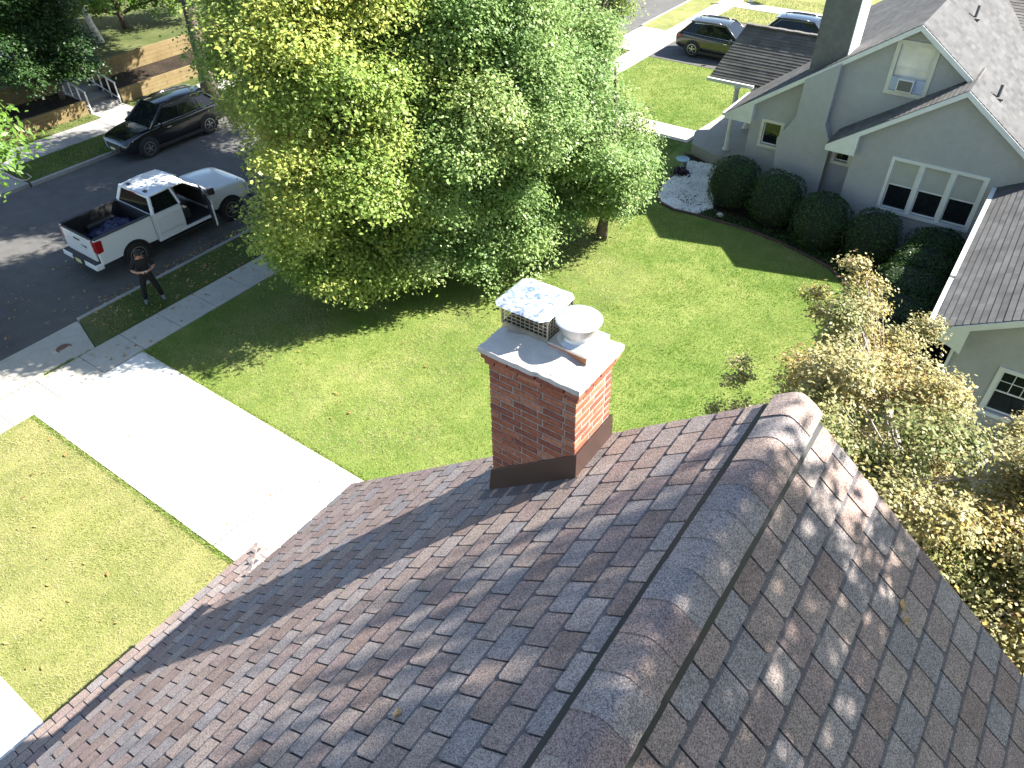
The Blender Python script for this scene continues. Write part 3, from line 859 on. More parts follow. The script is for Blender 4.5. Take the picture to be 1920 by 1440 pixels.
def lay(x0, x1, y0, y1, zc, odd):
    """one course round a rectangle, outer faces on its sides; the corners belong to two faces in one course, to the others in the next"""
    for face in range(4):
        along = (x1 - x0) if face in (0, 2) else (y1 - y0)
        own = (face in (0, 2)) == odd
        if own:
            n = 3 if face in (0, 2) else 2
            L = (along - n * JT) / (n + .5)
            cells = [(i * (L + JT), L) for i in range(n)]; p = n * (L + JT); cells.append((p, along - p))
        else:
            s = BD + JT; e = along - BD - JT; n = 3 if face in (0, 2) else 2
            L = (e - s + JT) / n - JT
            cells = [(s + i * (L + JT), L) for i in range(n)]
        for p, l in cells:
            key = gb.choices(['brick_a', 'brick_b', 'brick_c', 'brick_d'], (40, 28, 22, 10))[0]
            o = bpy.data.objects.new('brick', brick(l, key)); COL.objects.link(o); o.parent = ch
            c = p + l / 2; q = BD / 2 + gb.uniform(-.0015, .003)
            if face == 0: loc, rz = (x0 + c, y0 + q, zc), 0
            elif face == 1: loc, rz = (x1 - q, y0 + c, zc), R(90)
            elif face == 2: loc, rz = (x1 - c, y1 - q, zc), R(180)
            else: loc, rz = (x0 + q, y1 - c, zc), R(-90)
            o.location = loc; o.rotation_euler = (gb.gauss(0, .006), gb.gauss(0, .006), rz + gb.gauss(0, .004))
CH = BH + JT
zc = 9.112 - CH / 2; odd = True; n = 0
while zc > 7.55:
    lay(CX0, CX1 + .028 * (9.1 - zc), CY0, CY1, zc, odd); odd = not odd; zc -= CH; n += 1
MB().box(CX0 - .012, CX1 + .012, CY0 - .012, CY1 + .012, 9.112, 9.254).build('corbel_core', 'mortar', ch, local=True)
lay(CX0 - .020, CX1 + .026, CY0 - .026, CY1 + .010, 9.112 + CH / 2, odd)
lay(CX0 - .033, CX1 + .052, CY0 - .056, CY1 + .022, 9.112 + CH * 1.5, not odd)
# crown: weathered mortar wash with a chipped edge
mb = MB(); nx, ny = 22, 16
X0, X1, Y0, Y1 = CX0 - .040, CX1 + .066, CY0 - .075, CY1 + .030
grid = []
gc = random.Random(5)
for j in range(ny + 1):
    for i in range(nx + 1):
        u, v = i / nx, j / ny
        ed = min(u, 1 - u, v * .8, (1 - v) * .8)
        x, y_ = X0 + (X1 - X0) * u, Y0 + (Y1 - Y0) * v
        if i in (0, nx): x += gc.uniform(-.003, .003)
        if j in (0, ny): y_ += gc.uniform(-.003, .003)
        z = 9.292 + 0.075 * min(1, ed * 3.2) + gc.uniform(-.003, .003)
        if j == 0 and 0.55 < u < .9: z -= gc.uniform(0, .012); y_ += gc.uniform(0, .012)
        grid.append((x, y_, z))
fs = [(j * (nx + 1) + i, j * (nx + 1) + i + 1, (j + 1) * (nx + 1) + i + 1, (j + 1) * (nx + 1) + i) for j in range(ny) for i in range(nx)]
rim = [i for i in range(nx + 1)] + [j * (nx + 1) + nx for j in range(1, ny + 1)] + [ny * (nx + 1) + i for i in range(nx - 1, -1, -1)] + [j * (nx + 1) for j in range(ny - 1, 0, -1)]
b0 = len(grid)
grid += [(grid[i][0] * 1.0, grid[i][1], 9.2475) for i in rim]
for a in range(len(rim)):
    b = (a + 1) % len(rim); fs.append((rim[b], rim[a], b0 + a, b0 + b))
fs.append(tuple(b0 + a for a in range(len(rim))))
mb.add(grid, fs); mb.build('crown', 'crown_mortar', ch, local=True)
# flashing skirt in brown metal
def roofz(x): return RZ + SL * (x - RX)
mb = MB(); fx0, fx1, fy0, fy1 = CX0 - .035, CX1 + .052, CY0 - .028, CY1 + .022
hF = .245
mb.hexa([(fx0, fy0, roofz(fx0) - .03), (fx1, fy0, roofz(fx1) - .03), (fx1, fy1, roofz(fx1) - .03), (fx0, fy1, roofz(fx0) - .03),
         (fx0 + .02, fy0 + .016, roofz(fx0) + hF + .03), (fx1 - .014, fy0 + .016, roofz(fx1) + hF), (fx1 - .014, fy1 - .01, roofz(fx1) + hF), (fx0 + .02, fy1 - .01, roofz(fx0) + hF + .03)])
mb.build('flashing', 'metal_brown', ch, local=True, bevel=.004)
a = Vector((fx0 - .03, fy0 - .13, 0)); b = Vector((fx1 + .02, fy0 + .01, 0))
mb = MB(); mb.hexa([(a.x, a.y, roofz(a.x) + .010), (b.x, a.y, roofz(b.x) + .010), (b.x, b.y, roofz(b.x) + .010), (a.x, b.y, roofz(a.x) + .010),
                    (a.x, a.y, roofz(a.x) + .0155), (b.x, a.y, roofz(b.x) + .0155), (b.x, b.y, roofz(b.x) + .0155), (a.x, b.y, roofz(a.x) + .0155)])
mb.build('flashing_apron', SHM[0], ch, local=True)
# square stainless cap: skirt, mesh cage, creased hood
hx0, hx1, hy0, hy1, hz = -2.69, -2.285, 3.625, 3.955, 9.375
def ring(mbx, x0, x1, y0, y1, z0, z1, t):
    mbx.box(x0, x1, y0, y0 + t, z0, z1); mbx.box(x0, x1, y1 - t, y1, z0, z1); mbx.box(x0, x0 + t, y0 + t, y1 - t, z0, z1); mbx.box(x1 - t, x1, y0 + t, y1 - t, z0, z1)
mb = MB(); ring(mb, hx0 + .03, hx1 - .03, hy0 + .03, hy1 - .03, 9.30, 9.41, .03)
mb.build('flue_tile', 'black', ch, local=True)
mb = MB(); ring(mb, hx0, hx1, hy0, hy1, 9.345, 9.40, .006); mb.build('cap_skirt', mt('steel_dull', (0.50, 0.46, 0.40), 0.35, metal=.9, var=.2, vscale=8), ch, local=True)
mb = MB(); mb.box(hx0 + .03, hx1 - .03, hy0 + .03, hy1 - .03, 9.36, 9.372); mb.build('flue_dark_plate', 'black', ch, local=True)  # black plate standing for the sooty, shaded hollow of the flue
mb = MB(); zt = 9.568; w = .005
for i in range(11):
    x = hx0 + .004 + (hx1 - hx0 - .008) * i / 10
    for yy in (hy0 + .004, hy1 - .004): mb.bar((x, yy, 9.395), (x, yy, zt), w, w, (0, 1, 0))
for i in range(1, 9):
    yy = hy0 + .004 + (hy1 - hy0 - .008) * i / 9
    for x in (hx0 + .004, hx1 - .004): mb.bar((x, yy, 9.395), (x, yy, zt), w, w, (1, 0, 0))
for i in range(6):
    z = 9.405 + i * .031
    for yy in (hy0 + .004, hy1 - .004): mb.bar((hx0, yy, z), (hx1, yy, z), w, w)
    for x in (hx0 + .004, hx1 - .004): mb.bar((x, hy0, z), (x, hy1, z), w, w)
mb.build('cage_mesh', 'steel_dull', ch, local=True)
mb = MB()
for (x, yy) in ((hx0, hy0), (hx1, hy0), (hx1, hy1), (hx0, hy1)):
    mb.bar((x, yy, 9.39), (x, yy, zt), .014, .014, (0, 1, 0))
mb.build('cage_post', 'steel_dull', ch, local=True)
X0, X1, Y0, Y1 = -2.745, -2.275, 3.565, 4.015; cut = .05
rimp = [(X0 + cut, Y0), (X1 - cut, Y0), (X1, Y0 + cut), (X1, Y1 - cut), (X1 - cut, Y1), (X0 + cut, Y1), (X0, Y1 - cut), (X0, Y0 + cut)]
xm, ym = (X0 + X1) / 2, (Y0 + Y1) / 2
vs = [(x, y_, 9.572) for x, y_ in rimp] + [(x + (xm - x) * .08, y_ + (ym - y_) * .08, 9.581) for x, y_ in rimp] + [(xm + (x - xm) * .5, ym + (y_ - ym) * .5, 9.592 + .003 * (i % 3)) for i, (x, y_) in enumerate(rimp)] + [(xm - .04, ym, 9.603), (xm + .05, ym + .02, 9.602)]
fs = [(i, (i + 1) % 8, 8 + (i + 1) % 8, 8 + i) for i in range(8)] + [(8 + i, 8 + (i + 1) % 8, 16 + (i + 1) % 8, 16 + i) for i in range(8)]
fs += [(16, 17, 25, 24), (17, 18, 25), (18, 19, 25), (19, 20, 25), (20, 21, 24, 25), (21, 22, 24), (22, 23, 24), (23, 16, 24)]
fs.append(tuple(range(8))[::-1])
mb = MB().add(vs, fs); mb.build('cap_hood', 'steel', ch, local=True)
# round galvanised cap on the second flue
fx, fy = -2.115, 3.765
mb = MB(); ring(mb, fx - .15, fx + .15, fy - .15, fy + .15, 9.30, 9.395, .03); mb.build('flue_tile', 'terracotta', ch, local=True)
mb = MB(); mb.box(fx - .158, fx + .165, fy - .150, fy + .165, 9.396, 9.404); mb.box(fx - .158, fx + .165, fy - .158, fy - .151, 9.385, 9.404); mb.box(fx + .166, fx + .174, fy - .158, fy + .165, 9.335, 9.404)
mb.lathe([(.150, 9.404), (.118, 9.43), (.112, 9.445), (.112, 9.475), (.105, 9.478)], (fx, fy, 0), k=36); mb.build('flue_collar', 'galv', ch, local=True, smooth=False)
mb = MB(); mb.lathe([(.11, 9.47), (.11, 9.495), (.142, 9.497), (.146, 9.556), (.13, 9.56)], (fx, fy, 0), k=40)
for k in range(4):
    a = R(45 + 90 * k); mb.bar((fx + .1 * math.cos(a), fy + .1 * math.sin(a), 9.53), (fx + .1 * math.cos(a), fy + .1 * math.sin(a), 9.574), .02, .004)
mb.build('flue_band', 'galv', ch, local=True)
mb = MB(); mb.lathe([(.160, 9.568), (.170, 9.569), (.171, 9.576), (.163, 9.581), (.09, 9.586), (.004, 9.588)], (fx, fy, 0), k=40)
mb.build('flue_lid', 'galv', ch, local=True, smooth=False, bevel=.002)

# ------------------------------------------------------------------ neighbour's stucco house
NY, BY = 25.4, 24.3                   # planes of the main gable wall and of the bump-out
nh = thing('stucco_house', (-3.5, 30.0, 0), 'grey stucco house with pale shingle gables and white trim', 'house')

def wall_holes(name, outer, holes, y, depth, mat, parent, dirn=1):
    """wall in a plane of constant y with rectangular openings and their reveals; outer/holes in (x, z)"""
    loops = [[Vector((x, z, 0)) for x, z in outer]] + [[Vector((a, c, 0)), Vector((b, c, 0)), Vector((b, d, 0)), Vector((a, d, 0))] for a, b, c, d in holes]
    tri = geometry.tessellate_polygon(loops)
    pts = [p for lp in loops for p in lp]
    m = MB()
    m.add([(p.x, y, p.y) for p in pts], tri)
    m.add([(p.x, y + depth * dirn, p.y) for p in pts], tri)
    for lp in loops:
        n = len(lp)
        for i in range(n):
            a, b = lp[i], lp[(i + 1) % n]
            m.face([(a.x, y, a.y), (b.x, y, b.y), (b.x, y + depth * dirn, b.y), (a.x, y + depth * dirn, a.y)])
    return m.build(name, mat, parent)

def window(parent, x0, x1, z0, z1, y, units=1, trim=.10, kind='plain', tmat='cream_trim', panes=(), name='window', grid=False):
    """casing proud of the wall, sash and panes set back in the opening; x0..z1 is the outer edge of the casing"""
    m = MB(); t = trim; p = .035
    m.box(x0, x1, y - p, y + .004, z1 - t, z1); m.box(x0, x1, y - p - .02, y + .004, z0, z0 + t); m.box(x0, x0 + t, y - p, y + .004, z0 + t, z1 - t); m.box(x1 - t, x1, y - p, y + .004, z0 + t, z1 - t)
    w = (x1 - x0 - 2 * t); uw = (w - (units - 1) * .13) / units
    for k in range(units - 1):
        a = x0 + t + uw * (k + 1) + .13 * k
        m.box(a, a + .13, y - p + .006, y + .10, z0 + t, z1 - t)
    f = m.build(name, tmat, parent)
    for k in range(units):
        a = x0 + t + (uw + .13) * k; b = a + uw; c, d = z0 + t, z1 - t; mid = (c + d) / 2
        if kind == 'fixed':
            s = MB(); q = .035
            s.box(a, b, y + .07, y + .10, c, c + q); s.box(a, b, y + .07, y + .10, d - q, d); s.box(a, a + q, y + .07, y + .10, c + q, d - q); s.box(b - q, b, y + .07, y + .10, c + q, d - q)
            s.build('sash', 'white_trim', f, local=True)
            MB().box(a + q, b - q, y + .082, y + .09, c + q, d - q).build('pane', 'dark_glass', f, local=True)
        else:
            q = .04
            for lo, hi, yy, pm in ((c, mid + .02, y + .085, panes[k][0]), (mid - .02, d, y + .055, panes[k][1])):
                s = MB()
                s.box(a, b, yy, yy + .03, lo, lo + q); s.box(a, b, yy, yy + .03, hi - q, hi); s.box(a, a + q, yy, yy + .03, lo + q, hi - q); s.box(b - q, b, yy, yy + .03, lo + q, hi - q)
                if grid and hi > mid + .1:
                    for i in (1, 2):
                        xx = a + q + (b - a - 2 * q) * i / 3; s.box(xx - .009, xx + .009, yy + .004, yy + .02, lo + q, hi - q)
                    zz = (lo + hi) / 2; s.box(a + q, b - q, yy + .003, yy + .019, zz - .009, zz + .009)
                s.build('sash', 'white_trim', f, local=True)
                MB().box(a + q, b - q, yy + .012, yy + .018, lo + q, hi - q).build('pane', pm, f, local=True)
    return f

SN_ = 0.69
PKX, PKZ = -3.57, 6.44
LEX = -8.80                                      # left eave tip
def mz(x): return PKZ - SN_ * abs(x - PKX)
BPX, BPZ = -1.73, 5.27
def bz(x): return BPZ - SN_ * abs(x - BPX)
OV = 0.16
xl = -7.985
# main gable wall, bump-out, wing
outer = [(xl, 0), (4.0, 0), (4.0, mz(4.0) - OV), (PKX, PKZ - OV), (xl, mz(xl) - OV)]
wall_holes('wall', outer, [(-7.50, -6.90, 1.93, 2.69), (-4.02, -3.02, 4.45, 5.80), (-4.98, -4.50, 1.93, 2.62)], NY, .22, 'stucco', nh)
outer = [(-4.245, 0), (1.4, 0), (1.4, bz(1.4) - OV), (BPX, BPZ - OV), (-4.245, bz(-4.245) - OV)]
wall_holes('wall', outer, [(-3.0, -.50, 1.30, 2.86)], BY, .20, 'stucco', nh)
MB().box(-4.245, -4.045, BY + .202, NY - .002, 0, bz(-4.245) - OV).build('wall', 'stucco', nh)
MB().box(xl, xl + .22, NY + .222, 38, 0, mz(xl) - OV).build('wall', 'stucco', nh)
MB().box(3.8, 4.0, NY + .222, 38, 0, 2.4).build('wall', 'stucco', nh)
MB().prism([(xl, 38, 0), (4.0, 38, 0), (4.0, 38, mz(4.0) - OV), (PKX, 38, PKZ - OV), (xl, 38, mz(xl) - OV)], (0, -.2, 0)).build('wall', 'stucco', nh)
# chimney breast with sloped shoulders on the gable wall
m = MB()
m.prism([(-6.70, NY - .42, 0), (-5.12, NY - .42, 0), (-5.12, NY - .42, 2.55), (-5.43, NY - .42, 3.15), (-5.43, NY - .42, mz(-5.43) - .10), (-6.40, NY - .42, mz(-6.40) - .10), (-6.40, NY - .42, 3.2), (-6.86, NY - .42, 2.42), (-6.72, NY - .42, 1.0)][::-1], (0, .418, 0))
m.build('chimney_breast', 'stucco', nh)
m = MB(); m.box(-6.50, -5.47, NY + .16, NY + 1.35, 3.6, 8.4); m.build('chimney_stack', 'stucco_dark', nh)
m = MB(); m.box(-5.468, -5.44, NY + .15, NY + 1.36, mz(-5.45) - .06, 8.35); m.build('flashing', 'white_trim', nh)
m = MB(); m.box(-6.58, -5.39, NY + .08, NY + 1.43, 8.40, 8.52); m.build('chimney_cap', 'grey_concrete', nh)
# windows
window(nh, -7.60, -6.80, 1.83, 2.79, NY, kind='fixed')
window(nh, -5.06, -4.42, 1.85, 2.70, NY, kind='fixed')
window(nh, -3.10, -.40, 1.20, 2.96, BY, units=3, trim=.10, tmat='white_trim', panes=[('dark_glass', 'blind'), ('dark_glass', 'blind'), ('dark_glass', 'blind')])
uw = window(nh, -4.12, -2.92, 4.35, 5.90, NY, trim=.12, panes=[('pale_pane', 'pale_pane')])
m = MB(); m.box(-3.78, -3.32, NY - .17, NY + .05, 4.50, 4.86); m.build('air_conditioner', simple('ac_white', (.70, .70, .67), .5), nh, bevel=.012)
m = MB(); m.box(-3.745, -3.355, NY - .178, NY - .168, 4.535, 4.825)
ac = m.build('grille', simple('ac_grille', (.16, .15, .13), .7), nh)
simple('ac_panel', (.42, .47, .60), .5, var=.1)
for xa, xb in ((-4.0, -3.782), (-3.318, -3.04)):
    MB().box(xa, xb, NY - .02, NY - .005, 4.48, 4.86).build('side_curtain', bpy.data.materials['ac_panel'], nh)

# roofs: a deck per slope, courses of shingles laid on it one by one
def slope(parent, name, top_a, top_b, bot_b, bot_a, mat, courses=True, expo=.145, thick=.05, gseed=1, dark='roof_grey_dark'):
    """quad from its upper edge a-b to its lower edge"""
    ta, tb, bb, ba = (Vector(p) for p in (top_a, top_b, bot_b, bot_a))
    nrm = (tb - ta).cross(ba - ta).normalized()
    if nrm.z < 0: nrm = -nrm
    d = MB(); d.hexa([p - nrm * thick for p in (ta, tb, bb, ba)] + [ta, tb, bb, ba])
    deck = d.build(name, dark, parent)
    L = max((ba - ta).length, (bb - tb).length); n = max(1, int(L / expo)); gg = random.Random(gseed)
    if courses:
        for k in range(n):
            t0, t1 = max(0, k / n - .03 / L), (k + 1) / n
            a0, a1 = ta.lerp(ba, t0), ta.lerp(ba, t1); b0, b1 = tb.lerp(bb, t0), tb.lerp(bb, t1)
            h0, h1 = .003, .016 + gg.uniform(-.002, .003)
            c = MB().hexa([a0 + nrm * .001, b0 + nrm * .001, b1 + nrm * .001, a1 + nrm * .001, a0 + nrm * h0, b0 + nrm * h0, b1 + nrm * h1, a1 + nrm * h1])
            off = gg.uniform(0, 9); la = (b1 - a1).length; c.uv = [(off, k + .5), (off + la, k + .5), (off + la, k + .5), (off, k + .5)] * 2
            c.build('shingle_course', mat, deck, local=True)
    return deck
FY = NY - .32; FB = BY - .30
T1 = 3.75
slope(nh, 'roof', (PKX, FY, PKZ), (PKX, 38.3, PKZ), (LEX, 38.3, mz(LEX)), (LEX, FY, mz(LEX)), 'roof_grey', gseed=1)
slope(nh, 'roof', (PKX, 38.3, PKZ), (PKX, FY, PKZ), (T1, FY, mz(T1)), (T1, 38.3, mz(T1)), 'roof_grey', gseed=2)
# bump-out gable: its right slope runs on in the main one
slope(nh, 'roof', (BPX, FB, BPZ), (BPX, NY + .9, BPZ), (-5.03, NY - .02, bz(-5.03)), (-5.03, FB, bz(-5.03)), 'roof_grey_dark', gseed=3)
slope(nh, 'roof', (BPX, NY - .30, BPZ + .004), (BPX, FB, BPZ + .004), (1.9, FB, bz(1.9) + .004), (1.9, NY - .30, bz(1.9) + .004), 'roof_grey', gseed=4)
# cross gable to the right, its slope faces us
slope(nh, 'roof', (-3.3, 34.2, 6.0), (12, 34.2, 6.0), (12, 26.2, 2.2), (.9, 27.2, 2.75), 'roof_grey_dark', gseed=5, expo=.16)
slope(nh, 'roof', (12, 34.2, 6.0), (-3.3, 34.2, 6.0), (1, 41, 2.6), (12, 41, 2.6), 'roof_grey_dark', courses=False)
m = MB(); m.box(4.2, 11.6, 27.4, 39.5, 0, 2.75); m.build('wall', 'stucco', nh)
# porch with a gable roof towards the street
slope(nh, 'porch_roof', (-9.95, 28.95, 4.62), (-6.2, 28.95, 4.62), (-7.9, 27.62, 3.02), (-10.55, 27.62, 3.02), 'roof_grey_dark', gseed=6, expo=.135)
slope(nh, 'porch_roof', (-6.2, 28.95, 4.62), (-9.95, 28.95, 4.62), (-10.55, 30.5, 3.02), (-7.9, 30.5, 3.02), 'roof_grey_dark', courses=False)
m = MB()
for k in range(13):
    x = -9.95 + k * .29; m.box(x, x + .285, 28.86, 29.04, 4.60, 4.655 - .01 * (k % 2))
m.build('ridge_caps', 'roof_grey_dark', nh)['kind'] = 'stuff'
m = MB(); m.prism([(-10.42, 27.66, 2.94), (-9.85, 28.95, 4.50), (-10.42, 30.46, 2.94)], (.06, 0, 0)); m.build('porch_gable', 'stucco', nh)
m = MB(); m.box(-10.62, -8.80, 27.50, 27.62, 2.88, 3.0); m.build('gutter', 'white_trim', nh, bevel=.015)
m = MB(); m.box(-10.4, -8.1, 27.66, 30.4, 2.86, 2.93); m.build('porch_ceiling', 'white_trim', nh)
def column(x, y, z0, z1, r=.10):
    m = MB(); m.lathe([(r * 1.5, z0), (r * 1.5, z0 + .05), (r * 1.25, z0 + .09), (r, z0 + .13), (r * .95, (z0 + z1) / 2), (r * .88, z1 - .1), (r * 1.15, z1 - .07), (r * 1.15, z1)], (x, y, 0), k=20)
    m.build('porch_column', 'white_trim', nh, smooth=True)
column(-9.40, 27.55, .45, 2.88); column(-9.55, 29.9, .45, 2.88); column(-8.25, 26.95, .45, 2.75, .08)
m = MB(); m.prism([(-10.75, 27.35, 0), (-9.75, 26.95, 0), (-8.0, 26.85, 0), (-8.0, 31, 0), (-10.9, 31, 0), (-11.15, 28.5, 0)], (0, 0, .45)); m.build('porch_floor', 'grey_concrete', nh, bevel=.02)
# rakes, soffits, eaves
def rake(x0, z0, x1, z1, y, h=.17, w=.03):
    m = MB(); m.hexa([(x0, y, z0 - h), (x1, y, z1 - h), (x1, y + w, z1 - h), (x0, y + w, z0 - h), (x0, y, z0 - .012), (x1, y, z1 - .012), (x1, y + w, z1 - .012), (x0, y + w, z0 - .012)])
    m.build('rake_board', 'white_trim', nh)
rake(LEX, mz(LEX), PKX, PKZ, FY - .028); rake(PKX, PKZ, -1.62, mz(-1.62), FY - .028)
rake(-5.03, bz(-5.03), BPX, BPZ, FB - .028); rake(BPX, BPZ, 1.9, bz(1.9), FB - .028)
def soffit(x0, x1, zf, y0, y1):
    m = MB(); m.prism([(x0, y0, zf(x0) - .15), (x1, y0, zf(x1) - .15), (x1, y0, zf(x0) - .19), (x0, y0, zf(x0) - .19)][::-1], (0, y1 - y0, 0)); m.build('soffit', 'white_trim', nh)
soffit(LEX, xl + .12, mz, FY - .026, NY - .004); soffit(-5.03, -4.15, bz, FB - .026, BY - .004)
m = MB(); m.hexa([(LEX, FY, mz(LEX) - .062), (PKX, FY, PKZ - .062), (PKX, NY - .003, PKZ - .062), (LEX, NY - .003, mz(LEX) - .062), (LEX, FY, mz(LEX) - .052), (PKX, FY, PKZ - .052), (PKX, NY - .003, PKZ - .052), (LEX, NY - .003, mz(LEX) - .052)])
m.build('soffit', 'white_trim', nh)
m = MB(); m.box(LEX - .02, LEX + .02, FY, 27.5, mz(LEX) - .17, mz(LEX) - .03); m.box(LEX - .02, LEX + .02, 30.6, 38, mz(LEX) - .17, mz(LEX) - .03); m.build('fascia', 'white_trim', nh)
m = MB(); m.box(LEX - .13, LEX - .022, FY + .01, 27.48, mz(LEX) - .13, mz(LEX) - .03); m.build('gutter', 'white_trim', nh, bevel=.015)
m = MB(); m.box(-5.05, -5.01, FB, NY - .45, bz(-5.03) - .17, bz(-5.03) - .03); m.build('fascia', 'white_trim', nh)
for (x, yy) in ((-2.72, 29.0), (-1.10, 25.55)):
    m = MB(); z = mz(x); m.tube([(x, yy, z - .05), (x, yy, z + .38)], [.045, .045], k=10); m.box(x - .16, x + .16, yy - .16, yy + .16, z - .02, z + .03); m.build('vent_pipe', 'stucco_dark', nh)
# rear wing: lower roof along the side yard
WX, WZ, WS = -.14, 2.74, .55
WY = 16.42
def wz(x): return WZ + WS * (x - WX)
RDX = 4.6
slope(nh, 'wing_roof', (RDX, WY - .30, wz(RDX)), (RDX, BY - .01, wz(RDX)), (WX, BY - .01, WZ), (WX, WY - .30, WZ), 'roof_grey', gseed=8, expo=.15)
slope(nh, 'wing_roof', (RDX, BY - .01, wz(RDX)), (RDX, WY - .30, wz(RDX)), (9.3, WY - .30, WZ), (9.3, BY - .01, WZ), 'roof_grey', courses=False)
outer = [(.48, 0), (8.7, 0), (8.7, wz(.48) - .14), (RDX, wz(RDX) - .14), (.48, wz(.48) - .14)]
wall_holes('wall', outer, [(1.50, 2.30, .92, 2.06)], WY, .2, 'stucco_wing' if False else 'stucco', nh)
m = MB(); m.box(.48, .68, WY + .202, BY - .002, 0, wz(.48) - .14); m.build('wall', 'stucco', nh)
window(nh, 1.40, 2.40, .82, 2.16, WY, trim=.10, tmat='white_trim', panes=[('dark_glass', 'dark_glass')], grid=True)
m = MB(); y = WY - .328
m.hexa([(WX, y, WZ - .17), (RDX, y, wz(RDX) - .17), (RDX, y + .03, wz(RDX) - .17), (WX, y + .03, WZ - .17), (WX, y, WZ - .012), (RDX, y, wz(RDX) - .012), (RDX, y + .03, wz(RDX) - .012), (WX, y + .03, WZ - .012)])
m.hexa([(RDX, y, wz(RDX) - .17), (9.3, y, WZ - .17), (9.3, y + .03, WZ - .17), (RDX, y + .03, wz(RDX) - .17), (RDX, y, wz(RDX) - .012), (9.3, y, WZ - .012), (9.3, y + .03, WZ - .012), (RDX, y + .03, wz(RDX) - .012)])
m.build('rake_board', 'white_trim', nh)
m = MB(); m.prism([(WX, WY - .33, WZ - .16), (.56, WY - .33, wz(.56) - .16), (.56, WY - .33, WZ - .42), (.35, WY - .33, WZ - .32)][::-1], (0, .32, 0)); m.build('soffit', 'white_trim', nh)
m = MB(); m.box(WX - .13, WX - .01, WY - .29, WY + 2.1, WZ - .12, WZ - .01); m.build('gutter', 'white_trim', nh, bevel=.012)
m = MB(); m.box(WX - .13, WX - .01, WY + 2.2, BY - .05, WZ - .10, WZ + .01); m.build('gutter', 'white_trim', nh, bevel=.012)
m = MB(); m.box(WX - .012, WX + .02, WY - .29, BY - .02, WZ - .20, WZ - .03); m.build('fascia', 'white_trim', nh)
m = MB(); m.tube([(.42, WY - .05, WZ - .4), (.42, WY - .05, .1)], [.035, .035], k=8); m.build('downpipe', 'white_trim', nh)
